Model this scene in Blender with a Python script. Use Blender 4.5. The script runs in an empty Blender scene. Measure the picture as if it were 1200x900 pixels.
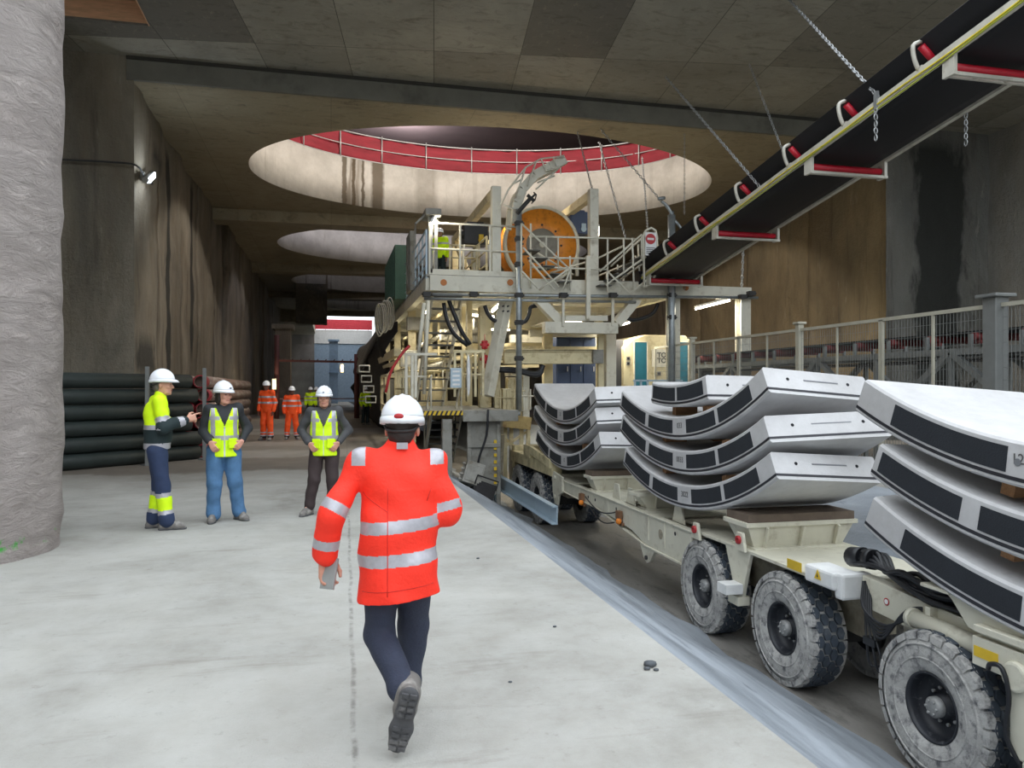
import bpy, bmesh, math, random
import numpy as np
from mathutils import Vector, Matrix, noise as mnoise
R_=random.Random(7)
col=bpy.context.scene.collection
pi=math.pi
# ---------------- camera ----------------
F=900.0; H=1.68; CV=455.0
PSI=math.atan(212/900.0); SN,CS=math.sin(PSI),math.cos(PSI)
def T(u): return math.tan(PSI+math.atan((u-600)/F))
def onY(u,v,Y):
    X=Y*T(u); d=CS*Y+SN*X
    return Vector((X,Y,H+(CV-v)*d/F))
def onX(u,v,X):
    Y=X/T(u); d=CS*Y+SN*X
    return Vector((X,Y,H+(CV-v)*d/F))
cam=bpy.data.objects.new('camera',bpy.data.cameras.new('camera'))
col.objects.link(cam)
cam.location=(0,0,H); cam.rotation_euler=(pi/2,0,-PSI)
cam.data.sensor_width=36; cam.data.lens=F/1200*36; cam.data.shift_y=(CV-450)/1200.0
cam.data.clip_end=500
sc=bpy.context.scene; sc.camera=cam
sc.view_settings.view_transform='Standard'; sc.view_settings.look='None'
sc.view_settings.gamma=1; sc.view_settings.use_curve_mapping=False

# ---------------- materials ----------------
def lin(c):
    r=[]
    for x in c[:3]:
        x=x/255.0
        r.append(x/12.92 if x<=0.04045 else ((x+0.055)/1.055)**2.4)
    return (r[0],r[1],r[2],1)
class NT:
    def __init__(s,name):
        s.m=bpy.data.materials.new(name); s.m.use_nodes=True
        s.t=s.m.node_tree; s.n=s.t.nodes; s.b=s.n['Principled BSDF']
        s.co=s.n.new('ShaderNodeTexCoord').outputs['Object']
    def L(s,a,b): s.t.links.new(a,b)
    def put(s,sock,v):
        if isinstance(v,(bpy.types.NodeSocket,)): s.L(v,sock)
        else: sock.default_value=v
    def map(s,sc=(1,1,1),loc=(0,0,0),rot=(0,0,0)):
        n=s.n.new('ShaderNodeMapping'); s.L(s.co,n.inputs[0])
        n.inputs['Scale'].default_value=sc; n.inputs['Location'].default_value=loc; n.inputs['Rotation'].default_value=rot
        return n.outputs[0]
    def noise(s,scale,detail=5,rough=.6,stretch=None,dist=0,loc=(0,0,0)):
        n=s.n.new('ShaderNodeTexNoise')
        s.L(s.map(stretch or (1,1,1),loc),n.inputs['Vector'])
        n.inputs['Scale'].default_value=scale; n.inputs['Detail'].default_value=detail
        n.inputs['Roughness'].default_value=rough; n.inputs['Distortion'].default_value=dist
        return n.outputs[0]
    def math(s,op,a,b=0,c=None,clamp=False):
        n=s.n.new('ShaderNodeMath'); n.operation=op; n.use_clamp=clamp
        s.put(n.inputs[0],a); s.put(n.inputs[1],b)
        if c is not None: s.put(n.inputs[2],c)
        return n.outputs[0]
    def ramp(s,x,lo,hi,a=0.0,b=1.0):
        n=s.n.new('ShaderNodeMapRange'); s.put(n.inputs[0],x)
        for i,v in enumerate((lo,hi,a,b)): n.inputs[i+1].default_value=v
        return n.outputs[0]
    def mix(s,f,a,b,mode='MIX'):
        n=s.n.new('ShaderNodeMix'); n.data_type='RGBA'; n.blend_type=mode
        s.put(n.inputs[0],f); s.put(n.inputs[6],a); s.put(n.inputs[7],b)
        return n.outputs[2]
    def xyz(s):
        n=s.n.new('ShaderNodeSeparateXYZ'); s.L(s.co,n.inputs[0]); return n.outputs
    def bump(s,h,strength=.3,dist=.05):
        n=s.n.new('ShaderNodeBump'); s.put(n.inputs['Height'],h)
        n.inputs['Strength'].default_value=strength; n.inputs['Distance'].default_value=dist
        s.L(n.outputs[0],s.b.inputs['Normal'])
    def fin(s,c,rough=.7,metal=0):
        s.put(s.b.inputs['Base Color'],c); s.put(s.b.inputs['Roughness'],rough); s.b.inputs['Metallic'].default_value=metal
        return s.m
MATS={}
def mat(name,c,rough=.6,metal=0,var=.12,scale=4,bump=.0,bscale=40,dirt=None,stretch=None,spec=None):
    """plain painted / metal surface: colour, slight mottling, optional dirt (colour, scale, lo, hi)"""
    if name in MATS: return MATS[name]
    s=NT(name); c=lin(c)
    n=s.noise(scale,4,.6,stretch)
    lo=tuple(x*(1-var) for x in c[:3])+(1,); hi=tuple(min(1,x*(1+var)) for x in c[:3])+(1,)
    cc=s.mix(s.ramp(n,.3,.7),lo,hi)
    if dirt:
        dn=s.noise(dirt[1],6,.65,stretch,loc=(3,5,1))
        cc=s.mix(s.ramp(dn,dirt[2],dirt[3]),cc,lin(dirt[0]))
    if bump: s.bump(s.noise(bscale,4,.6),bump,.02)
    m=s.fin(cc,rough,metal); MATS[name]=m
    if spec is not None: s.b.inputs['Specular IOR Level'].default_value=spec
    return m
def emit(name,c,k):
    if name in MATS: return MATS[name]
    s=NT(name); s.b.inputs['Emission Color'].default_value=lin(c); s.b.inputs['Emission Strength'].default_value=k
    MATS[name]=s.fin(lin(c),.5); return MATS[name]

# ---------------- mesh builder ----------------
def frame(d,up=(0,0,1)):
    d=Vector(d).normalized(); up=Vector(up)
    if abs(d.dot(up))>.98: up=Vector((0,1,0)) if abs(d.y)<.9 else Vector((1,0,0))
    x=d.cross(up).normalized(); y=x.cross(d).normalized()
    return x,y,d
def smooth(pts,k=4):
    P=[Vector(p) for p in pts]; Q=[P[0]*2-P[1]]+P+[P[-1]*2-P[-2]]; out=[]
    for i in range(1,len(Q)-2):
        for j in range(k):
            t=j/k; a,b,c,d=Q[i-1],Q[i],Q[i+1],Q[i+2]
            out.append(.5*((2*b)+(c-a)*t+(2*a-5*b+4*c-d)*t*t+(3*b-a-3*c+d)*t**3))
    out.append(P[-1]); return out
class MB:
    def __init__(s): s.v=[]; s.f=[]; s.m=[]; s.s=[]
    def add(s,vs,fs,mi=0,sm=False):
        o=len(s.v); s.v+= [tuple(v) for v in vs]
        for f in fs: s.f.append(tuple(i+o for i in f)); s.m.append(mi); s.s.append(sm)
        return s
    def box(s,c,d,rz=0,mi=0,M=None):
        hx,hy,hz=d[0]/2,d[1]/2,d[2]/2
        vs=[Vector((x,y,z)) for x in(-hx,hx) for y in(-hy,hy) for z in(-hz,hz)]
        if M is None: M=Matrix.Rotation(rz,3,'Z')
        c=Vector(c)
        return s.add([c+M@v for v in vs],[(0,1,3,2),(4,6,7,5),(0,4,5,1),(2,3,7,6),(0,2,6,4),(1,5,7,3)],mi)
    def b2(s,a,b,mi=0):
        return s.box([(a[i]+b[i])/2 for i in range(3)],[abs(a[i]-b[i]) for i in range(3)],mi=mi)
    def bar(s,a,b,w,h=None,up=(0,0,1),mi=0):
        h=h or w; a=Vector(a); b=Vector(b); x,y,d=frame(b-a,up)
        vs=[p+x*i*w/2+y*j*h/2 for p in(a,b) for i,j in((-1,-1),(1,-1),(1,1),(-1,1))]
        return s.add(vs,[(3,2,1,0),(4,5,6,7),(0,1,5,4),(1,2,6,5),(2,3,7,6),(3,0,4,7)],mi)
    def ibeam(s,a,b,w,h,t=.02,up=(0,0,1),mi=0):
        a=Vector(a); b=Vector(b); x,y,d=frame(b-a,up)
        s.bar(a+y*(h/2-t/2),b+y*(h/2-t/2),w,t,up,mi); s.bar(a-y*(h/2-t/2),b-y*(h/2-t/2),w,t,up,mi)
        return s.bar(a,b,t,h-t*1.5,up,mi)
    def tube(s,a,b,r,n=10,r2=None,mi=0,cap=True):
        a=Vector(a); b=Vector(b); r2=r if r2 is None else r2
        x,y,d=frame(b-a); vs=[]
        for p,q in((a,r),(b,r2)):
            for i in range(n):
                t=2*pi*i/n; vs.append(p+x*math.cos(t)*q+y*math.sin(t)*q)
        s.add(vs,[(i,(i+1)%n,n+(i+1)%n,n+i) for i in range(n)],mi,True)
        if cap: s.add(vs,[tuple(range(n-1,-1,-1)),tuple(range(n,2*n))],mi)
        return s
    def path(s,pts,r,n=8,mi=0,closed=False):
        pts=[Vector(p) for p in pts]; N=len(pts); vs=[]
        px=None
        for k,p in enumerate(pts):
            if closed: d=pts[(k+1)%N]-pts[k-1]
            else: d=pts[min(k+1,N-1)]-pts[max(k-1,0)]
            d.normalize()
            if px is None: x,y,_=frame(d)
            else:
                x=(px-d*px.dot(d)).normalized(); y=x.cross(d)*-1
                y=d.cross(x)
            px=x
            yy=d.cross(x)
            for i in range(n):
                t=2*pi*i/n; vs.append(p+x*math.cos(t)*r+yy*math.sin(t)*r)
        fs=[]
        M=N if closed else N-1
        for k in range(M):
            k2=(k+1)%N
            fs+=[(k*n+i,k*n+(i+1)%n,k2*n+(i+1)%n,k2*n+i) for i in range(n)]
        s.add(vs,fs,mi,True)
        if not closed: s.add([vs[i] for i in range(n)]+[vs[(N-1)*n+i] for i in range(n)],[tuple(range(n-1,-1,-1)),tuple(range(n,2*n))],mi)
        return s
    def lathe(s,prof,o=(0,0,0),ax=(0,0,1),n=32,mi=0,sm=True,mis=None):
        x,y,d=frame(ax); o=Vector(o); vs=[]
        for r,h in prof:
            for i in range(n):
                t=2*pi*i/n; vs.append(o+d*h+x*math.cos(t)*r+y*math.sin(t)*r)
        for k in range(len(prof)-1):
            s.add(vs,[(k*n+i,k*n+(i+1)%n,(k+1)*n+(i+1)%n,(k+1)*n+i) for i in range(n)],mis[k] if mis else mi,sm)
            if k<len(prof)-2: 
                pass
        return s
    def prism(s,poly,z0,z1,M=None,mi=0):
        """poly (x,y) list extruded z0..z1, M maps local to world (4x4)"""
        M=M or Matrix.Identity(4); n=len(poly)
        vs=[M@Vector((p[0],p[1],z)) for z in(z0,z1) for p in poly]
        return s.add(vs,[tuple(range(n-1,-1,-1)),tuple(range(n,2*n))]+[(i,(i+1)%n,n+(i+1)%n,n+i) for i in range(n)],mi)
    def ell(s,c,r,n=16,mi=0,M=None):
        vs=[];fs=[];m=n//2; c=Vector(c)
        for j in range(m+1):
            for i in range(n):
                a=pi*j/m; b=2*pi*i/n
                v=Vector((r[0]*math.sin(a)*math.cos(b),r[1]*math.sin(a)*math.sin(b),r[2]*math.cos(a)))
                vs.append(c+(M@v if M else v))
        for j in range(m):
            for i in range(n): fs.append((j*n+i,(j+1)*n+i,(j+1)*n+(i+1)%n,j*n+(i+1)%n))
        return s.add(vs,fs,mi,True)
    def build(s,name,mats,parent=None,base=None,bevel=0,weld=True):
        me=bpy.data.meshes.new(name)
        off=Vector(base) if base is not None else Vector((0,0,0))
        me.from_pydata([tuple(Vector(v)-off) for v in s.v],[],s.f)
        if not isinstance(mats,(list,tuple)): mats=[mats]
        for m in mats: me.materials.append(m)
        me.polygons.foreach_set('material_index',s.m); me.polygons.foreach_set('use_smooth',s.s)
        if weld:
            bm=bmesh.new(); bm.from_mesh(me)
            bmesh.ops.remove_doubles(bm,verts=bm.verts,dist=1e-5)
            bmesh.ops.recalc_face_normals(bm,faces=bm.faces)
            bm.to_mesh(me); bm.free()
        me.update()
        o=bpy.data.objects.new(name,me); col.objects.link(o)
        if parent is not None: o.parent=parent
        elif base is not None: o.location=off
        if bevel:
            b=o.modifiers.new('bevel','BEVEL'); b.width=bevel; b.segments=2; b.limit_method='ANGLE'; b.angle_limit=.6
        return o
def tag(o,label=None,cat=None,group=None,kind=None):
    if label: o['label']=label
    if cat: o['category']=cat
    if group: o['group']=group
    if kind: o['kind']=kind
    return o
def empty(name,loc,rz=0,label=None,cat=None,group=None):
    o=bpy.data.objects.new(name,None); col.objects.link(o); o.location=loc; o.rotation_euler=(0,0,rz)
    o.empty_display_size=.1
    return tag(o,label,cat,group)
def structure(o): o['kind']='structure'; return o
KIDS={}
def kids(o):
    return [c for c in bpy.data.objects if c.parent==o]
def copy_tree(o,parent=None):
    c=o.copy(); col.objects.link(c)
    if parent is not None: c.parent=parent
    for k in kids(o): copy_tree(k,c)
    return c
def text_mesh(body,size,m,name='lettering',ext=.002,bold=0):
    cu=bpy.data.curves.new('t','FONT'); cu.body=body; cu.size=size; cu.extrude=ext; cu.align_x='CENTER'; cu.align_y='CENTER'; cu.offset=bold; cu.space_line=.8
    o=bpy.data.objects.new('t',cu); col.objects.link(o)
    bpy.context.view_layer.update()
    me=bpy.data.meshes.new_from_object(o.evaluated_get(bpy.context.evaluated_depsgraph_get()))
    bpy.data.objects.remove(o); bpy.data.curves.remove(cu); me.materials.clear(); me.materials.append(m)
    r=bpy.data.objects.new(name,me); col.objects.link(r); return r
# ================= setting =================
XE,XB,XB2,XE2,ZT=2.1,4.68,6.85,9.1,-1.57     # platform edge, trench foot, far foot, far edge, trench level
XWL,XWR=-5.05,17.8                           # side walls beyond the step
YS=21.5; ZN,ZF=10.2,9.6                      # ceiling step; near and far ceilings
SL=14.8                                      # bay length
def m_platform():
    s=NT('poured_concrete_floor')
    a=s.ramp(s.noise(.45,6,.62,dist=.4),.3,.72)
    c=s.mix(a,lin((134,131,123)),lin((184,182,175)))
    b=s.ramp(s.noise(2.6,8,.7),.35,.7); c=s.mix(s.math('MULTIPLY',b,.5),c,lin((184,184,180)))
    d=s.ramp(s.noise(9,6,.75,loc=(4,4,4)),.58,.75); c=s.mix(s.math('MULTIPLY',d,.5),c,lin((116,112,102)))
    X,Y,Z=s.xyz()
    # darker brown bands across the slab further in
    w=s.noise(.5,4,.6,stretch=(1,.4,1))
    yb=s.math('ADD',Y,s.math('MULTIPLY',s.math('SUBTRACT',w,.5),3.0))
    for y0,y1,k in((16.2,19.4,.8),(21.5,23.2,.45),(25,29,.6),(33,60,.6)):
        m=s.math('MULTIPLY',s.ramp(yb,y0,y0+.35),s.ramp(yb,y1,y1+.4,1,0))
        c=s.mix(s.math('MULTIPLY',m,k),c,lin((84,74,64)))
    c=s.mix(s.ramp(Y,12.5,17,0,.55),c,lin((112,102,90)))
    # expansion joint running along x=0
    j=s.math('ABSOLUTE',s.math('SUBTRACT',s.math('ADD',X,s.math('MULTIPLY',s.noise(1.2,3,.6,stretch=(0,1,0)),.06)),s.math('ADD',s.math('MULTIPLY',Y,.018),.07)))
    j2=s.ramp(j,.006,.02,1,0)
    nn=s.ramp(s.noise(7,4,.7),.4,.6)
    c=s.mix(s.math('MULTIPLY',s.math('MULTIPLY',j2,nn),.6),c,lin((90,86,80)))
    st=s.ramp(s.noise(3.2,7,.7,stretch=(.18,1,1),loc=(9,1,0)),.58,.7); c=s.mix(s.math('MULTIPLY',st,.45),c,lin((120,114,104)))
    s.bump(s.math('ADD',s.noise(14,8,.7),s.math('MULTIPLY',s.noise(90,3,.6),.4)),.35,.03)
    return s.fin(c,s.ramp(s.noise(1.2,4,.6),.3,.7,.65,.9))
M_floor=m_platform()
def m_trench(name,c1,c2,c3):
    s=NT(name)
    a=s.ramp(s.noise(.8,6,.65,stretch=(1.5,.35,1),dist=.6),.35,.68)
    c=s.mix(a,lin(c1),lin(c2))
    b=s.ramp(s.noise(3,7,.7,stretch=(1.5,.5,1),loc=(2,8,3)),.55,.7); c=s.mix(s.math('MULTIPLY',b,.7),c,lin(c3))
    s.bump(s.noise(8,6,.7),.35,.04)
    return s.fin(c,s.ramp(a,0,1,.45,.85))
M_batter=m_trench('sprayed_concrete_batter',(118,124,130),(164,170,177),(92,96,100))
M_road=m_trench('wet_trench_floor',(96,92,86),(140,136,130),(66,64,60))
# platform slabs
def slab(name,x0,x1,y0,y1,z0,z1,m):
    b=MB().b2((x0,y0,z0),(x1,y1,z1)); return structure(b.build(name,m))
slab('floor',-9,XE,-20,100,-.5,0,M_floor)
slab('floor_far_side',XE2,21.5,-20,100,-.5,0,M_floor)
slab('floor_trench',XB-1.2,XB2+1.2,-20,100,ZT-.3,ZT,M_road)
def batter(name,xa,xb,sgn):
    # uneven sprayed slope between the platform edge and the trench floor
    vs=[];fs=[];n=10;ys=[-20+ .5*i for i in range(241)]
    for y in ys:
        for k in range(n+1):
            t=k/n; x=xa+(xb-xa)*t; z=ZT*t
            w=math.sin(t*pi)
            x2=x+ (mnoise.noise((x*.8,y*.7,1.3))*.10*w); z2=z+mnoise.noise((x*1.1,y*.9,5))*.06*w
            if k==n: x2=xb+sgn*(mnoise.noise((0,y*1.1,3))*.22+ .12); z2=ZT-.01
            if k==n-1: x2+=sgn*mnoise.noise((0,y*1.1,3))*.15
            if k==0: x2=xa; z2=0
            vs.append((x2,y,z2))
    for j in range(len(ys)-1):
        for k in range(n):
            a=j*(n+1)+k; fs.append((a,a+1,a+n+2,a+n+1))
    b=MB().add(vs,fs,0,True)
    o=b.build(name,M_batter); return structure(o)
batter('floor_batter_left',XE,XB,1); batter('floor_batter_right',XE2,XB2,-1)

def m_wall(name,dark,light,brown,streak=1.0,wet=()):
    s=NT(name)
    n=s.ramp(s.noise(.35,7,.65,stretch=(1,1,.55),dist=.5),.3,.7)
    c=s.mix(n,lin(dark),lin(light))
    b=s.ramp(s.noise(.9,7,.7,stretch=(1,1,.3),loc=(7,2,1)),.42,.7); c=s.mix(s.math('MULTIPLY',b,.6),c,lin(brown))
    st=s.ramp(s.noise(2.2,6,.7,stretch=(1,1,.06),loc=(1,3,0)),.56,.7)
    c=s.mix(s.math('MULTIPLY',st,.55*streak),c,lin((62,57,48)))
    w=s.ramp(s.noise(2.5,7,.75,stretch=(1,1,.25),loc=(5,5,9)),.6,.74); c=s.mix(s.math('MULTIPLY',w,.35),c,lin((190,182,165)))
    X,Y,Z=s.xyz()
    for axis,p0,hw,z0,z1,k in wet:
        A={'x':X,'y':Y}[axis]
        d=s.math('ABSOLUTE',s.math('SUBTRACT',s.math('ADD',A,s.math('MULTIPLY',s.math('SUBTRACT',s.noise(1.3,5,.6,stretch=(1,1,.35)),.5),hw*2.6)),p0))
        m=s.ramp(d,hw*.8,hw*1.15,1,0)
        m=s.math('MULTIPLY',m,s.ramp(Z,z1-.5,z1,1,0)); m=s.math('MULTIPLY',m,s.ramp(Z,z0-.4,z0+.2,0,1))
        c=s.mix(s.math('MULTIPLY',m,k),c,lin((34,36,32)))
    # horizontal lift marks and vertical panel joints
    s.bump(s.math('ADD',s.noise(1.3,7,.7,stretch=(1,1,.5)),s.math('MULTIPLY',s.noise(9,6,.75),.45)),.9,.16)
    return s.fin(c,.85)
M_wl=m_wall('stained_left_wall',(96,91,80),(160,150,132),(112,98,76),1.0,
    wet=(('y',26.3,.33,0,9.4,.9),('y',31.0,.28,3,9.6,.85),('y',36.3,.18,1,6.8,.7),('y',43,.2,0,8,.6),('y',23.2,.9,2.1,3.3,.8),('y',24.5,.7,8.2,8.9,.75)))
M_wr=m_wall('stained_right_wall',(104,92,70),(156,138,104),(96,80,56),1.2)
M_wr2=m_wall('grey_right_wall',(92,92,88),(126,124,116),(88,82,70),1.2,wet=(('x',19.55,1.0,0,10.0,.93),))
M_wn=m_wall('grey_near_wall',(120,118,112),(160,156,148),(130,120,104),.6)

def wall_panels(name,x,side,y0,y1,z0,z1,m,pw=3.4,seed=1):
    """diaphragm wall cast panel by panel, each standing a little proud or back, face rough"""
    r=random.Random(seed); edges=[y0]
    while edges[-1]<y1: edges.append(edges[-1]+pw*r.uniform(.85,1.15))
    offs=[r.choice((0,.08,-.05,.16,.04)) for _ in edges]
    ys=[];of=[]
    for e in range(len(edges)-1):
        a,c=edges[e],min(edges[e+1],y1); n=max(2,int((c-a)/.28))
        for q in range(n+1):
            ys.append(a+.02+(c-a-.04)*q/n); of.append(offs[e])
        ys.append(c-.01); of.append(min(offs[e],offs[e+1])-.03)
        if c>=y1: break
    nz=int((z1-z0)/.3); vs=[];fs=[]
    for yy,o_ in zip(ys,of):
        for k in range(nz+1):
            zz=z0+(z1-z0)*k/nz
            vs.append((x-side*(o_+mnoise.fractal((yy*.6,zz*.45,seed*3.1),1,2,4)*.10),yy,zz))
    for q in range(len(ys)-1):
        for k in range(nz):
            a=q*(nz+1)+k; fs.append((a,a+1,a+nz+2,a+nz+1))
    return structure(MB().add(vs,fs,0,True).build(name,m))
wall_panels('wall_left',XWL,-1,YS,100,-.6,ZF+.1,M_wl,3.6,3)
wall_panels('wall_right',XWR,1,YS,100,-.6,ZF+.1,M_wr,4.2,5)
# returns facing the camera at the ceiling step, beside each side wall
def rough_face(name,x0,x1,y,z0,z1,m,seed=2,amp=.08):
    nx=max(2,int((x1-x0)/.25)); nz=int((z1-z0)/.25); vs=[];fs=[]
    for i in range(nx+1):
        for k in range(nz+1):
            xx=x0+(x1-x0)*i/nx; zz=z0+(z1-z0)*k/nz
            vs.append((xx,y+mnoise.fractal((xx*.6,zz*.5,seed),1,2,4)*amp,zz))
    for i in range(nx):
        for k in range(nz):
            a=i*(nz+1)+k; fs.append((a,a+nz+1,a+nz+2,a+1))
    return structure(MB().add(vs,fs,0,True).build(name,m))
rough_face('wall_left_return',-9,XWL+.12,YS-.05,-.5,ZN,M_wl,2)
rough_face('wall_right_return',XWR-.3,21.5,YS-.05,-.5,ZN,M_wr2,8)
slab('wall_left_near',-9.3,-9,-20,YS,-.6,ZN+1.6,M_wn)
slab('wall_right_near',21.5,21.8,-20,YS,-.6,ZN+1.6,M_wn)
slab('wall_back',-9.3,21.8,-20.3,-20,-2,7,M_wn)
slab('wall_left_leak_stop',XWL-1.4,XWL-.7,YS,100,-.6,ZF+2,M_wn)  # unseen slab added behind the panels to stop light leaking through
slab('wall_right_leak_stop',XWR+.7,XWR+1.4,YS,100,-.6,ZF+2,M_wn)  # same added light stop behind the right wall
slab('wall_far',-9,21,100,100.4,-2,7.2,mat('grey_far_wall',(150,146,138),.8,var=.2,scale=.8))
slab('wall_far_upper',-9,-1.95,100,100.4,7.2,9.6,M_wn)
# ---- ceilings
def m_ceil(name,c1,c2,c3,bw=2.2,bh=3.9,rot=.13,joint=.012):
    s=NT(name)
    br=s.n.new('ShaderNodeTexBrick'); s.L(s.map((1,1,1),(0,0,0),(0,0,rot)),br.inputs[0])
    br.inputs['Color1'].default_value=lin(c1); br.inputs['Color2'].default_value=lin(c2)
    br.inputs['Mortar'].default_value=lin((58,56,50)); br.inputs['Scale'].default_value=1
    br.inputs['Brick Width'].default_value=bw; br.inputs['Row Height'].default_value=bh
    br.inputs['Mortar Size'].default_value=joint; br.offset=0; br.inputs['Mortar Smooth'].default_value=.6
    c=br.outputs[0]
    a=s.ramp(s.noise(.5,7,.7,dist=.5),.35,.68); c=s.mix(s.math('MULTIPLY',a,.55),c,lin(c3))
    b=s.ramp(s.noise(1.6,8,.75,stretch=(1,2.2,1),dist=1.2,loc=(3,3,3)),.52,.68); c=s.mix(s.math('MULTIPLY',b,.5),c,lin((62,56,44)))
    d=s.ramp(s.noise(3.2,8,.75,stretch=(2,1,1),loc=(8,1,2)),.56,.7); c=s.mix(s.math('MULTIPLY',d,.4),c,lin((172,166,148)))
    s.bump(s.noise(4,6,.7),.25,.04)
    return s.fin(c,.8)
M_cn=m_ceil('panelled_near_ceiling',(108,104,96),(172,168,154),(116,112,100))
M_cf=m_ceil('stained_far_ceiling',(146,137,114),(162,152,128),(128,115,90),4,6,0,.006)
YO=13.0
def plate_with_hole(b,x0,x1,y0,y1,cx,cy,ax,ay,z0,z1,n=96,mi=0,mi_in=1):
    E=[(cx+ax*math.cos(2*pi*i/n),cy+ay*math.sin(2*pi*i/n)) for i in range(n)]
    B=[]
    for i in range(n):
        dx,dy=E[i][0]-cx,E[i][1]-cy
        t=min((x1-cx)/dx if dx>1e-6 else 1e9,(x0-cx)/dx if dx<-1e-6 else 1e9,(y1-cy)/dy if dy>1e-6 else 1e9,(y0-cy)/dy if dy<-1e-6 else 1e9)
        B.append((cx+dx*t,cy+dy*t))
    for z in(z0,z1):
        vs=[(x,y,z) for x,y in E]+[(x,y,z) for x,y in B]
        b.add(vs,[(i,(i+1)%n,n+(i+1)%n,n+i) for i in range(n)],mi)
        for c in((x0,y0),(x1,y0),(x1,y1),(x0,y1)):
            # corner triangles
            best=sorted(range(n),key=lambda i:(B[i][0]-c[0])**2+(B[i][1]-c[1])**2)
            i=best[0]; 
            prev=(i-1)%n; nxt=(i+1)%n
            b.add([(*B[prev],z),(*B[i],z),(c[0],c[1],z)],[(0,1,2)],mi); b.add([(*B[i],z),(*B[nxt],z),(c[0],c[1],z)],[(0,1,2)],mi)
    vs=[(x,y,z0) for x,y in E]+[(x,y,z1) for x,y in E]
    b.add(vs,[(i,(i+1)%n,n+(i+1)%n,n+i) for i in range(n)],mi_in,True)
M_rim=NT('pale_cast_opening_rim')
def _rim(s):
    a=s.ramp(s.noise(.8,6,.7),.3,.7); c=s.mix(a,lin((176,172,162)),lin((214,210,200)))
    X,Y,Z=s.xyz()
    st=s.ramp(s.noise(1.1,4,.6,stretch=(1,1,.05),loc=(2.2,0,0)),.6,.64)
    near=s.ramp(X,-1,4.5,1,.15)
    c=s.mix(s.math('MULTIPLY',s.math('MULTIPLY',st,near),.85),c,lin((92,74,46)))
    st2=s.ramp(s.noise(2.3,6,.7,stretch=(1,1,.12),loc=(5,0,3)),.58,.7); c=s.mix(s.math('MULTIPLY',st2,.4),c,lin((120,112,92)))
    for x0,hw in((.55,.10),(.95,.07),(1.35,.06),(2.0,.28),(4.2,.5)):
        dd=s.math('ABSOLUTE',s.math('SUBTRACT',s.math('ADD',X,s.math('MULTIPLY',s.math('SUBTRACT',s.noise(2.2,5,.7,stretch=(1,0,.8)),.5),.22)),x0))
        m=s.math('MULTIPLY',s.ramp(dd,hw*.7,hw*1.2,1,0),s.math('MULTIPLY',s.ramp(Y,30,31,0,1),s.ramp(Y,37,38,1,0)))
        c=s.mix(s.math('MULTIPLY',m,.85 if x0<3 else .35),c,lin((84,70,48)))
    s.bump(s.noise(5,6,.7),.3,.03); return s.fin(c,.8)
M_rim=_rim(M_rim)
HC=(5.9,28.85); HA,HB=8.75,6.1
b=MB()
for k in range(4):
    plate_with_hole(b,-6.6,19.3,YS+.0+SL*k,YS+SL*(k+1),HC[0],HC[1]+SL*k,HA,HB,ZF,ZF+2.0)
b.add([(-6,YS,ZF),(19,YS,ZF),(19,YS,ZF+2),(-6,YS,ZF+2)],[(0,1,2,3)],0)
b.b2((-6,80.7,ZF-1.2),(-1.9,100.4,ZF+2)); b.b2((5.5,80.7,ZF-.2),(19,100.4,ZF+2))
for k in range(1,5): b.b2((-6,YS+SL*k-.5,ZF-.5),(19,YS+SL*k+.7,ZF+.1))
structure(b.build('ceiling',[M_cf,M_rim]))
# near ceiling with the plywood-lined hatch at its left
hx0,hx1,hy0,hy1=-8.6,-4.15,17.0,19.55
b=MB()
b.b2((-9,YO,ZN),(21.5,hy0,ZN+1.6)); b.b2((-9,hy1,ZN),(21.5,YS,ZN+1.6)); b.b2((hx1,hy0,ZN),(21.5,hy1,ZN+1.6)); b.b2((-9,hy0,ZN),(hx0,hy1,ZN+1.6))
structure(b.build('ceiling_near',M_cn))
M_ply=mat('plywood_formwork',(222,176,138),.6,var=.15,scale=3,stretch=(1,1,6))
b=MB()
for k in range(3): b.b2((hx0,hy1-.03,ZN+.05+k*.52),(hx1,hy1-.005,ZN+.55+k*.52))
b.b2((hx1-.03,hy0,ZN),(hx1-.005,hy1,ZN+1.6)); b.b2((hx0+.005,hy0,ZN),(hx0+.03,hy1,ZN+1.6))
b.b2((hx0,hy0,ZN+1.62),(hx1,hy1,ZN+1.7))
structure(b.build('trim_1',M_ply))
# step beam face
M_beam=mat('grey_downstand_face',(112,110,100),.8,var=.15,scale=1.2,bump=.3,bscale=9,dirt=((80,78,70),.9,.5,.75))
slab('trim_2',XWL-.05,XWR+.02,YS-.10,YS+.02,ZF-.0,ZN-.002,M_beam)
slab('trim_3',XWL-.05,XWR+.02,YS-.14,YS-.02,ZN-.09,ZN-.004,mat('dark_joint',(60,58,52),.9))
# upper level seen through the openings
M_up=mat('dark_brown_upper_level',(98,82,76),.9,var=.15,scale=.5)
b=MB(); b.b2((-9,YS-.2,ZF+7),(22,80,ZF+7.3)); b.b2((-9.3,YS-.4,ZF+1.9),(-9,80,ZF+7.3)); b.b2((22,YS-.4,ZF+1.9),(22.3,80,ZF+7.3)); b.b2((-9,80,ZF+1.9),(22,80.3,ZF+7.3)); b.b2((-9,YS-.7,ZF+2),(22,YS-.4,ZF+7.3))
b.b2((-9,YS-.5,ZF+2.02),(-6,90,ZF+2.0)); b.b2((19,YS-.5,ZF+2.02),(22,90,ZF+2.0))
structure(b.build('wall_upper_level',M_up))
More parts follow.
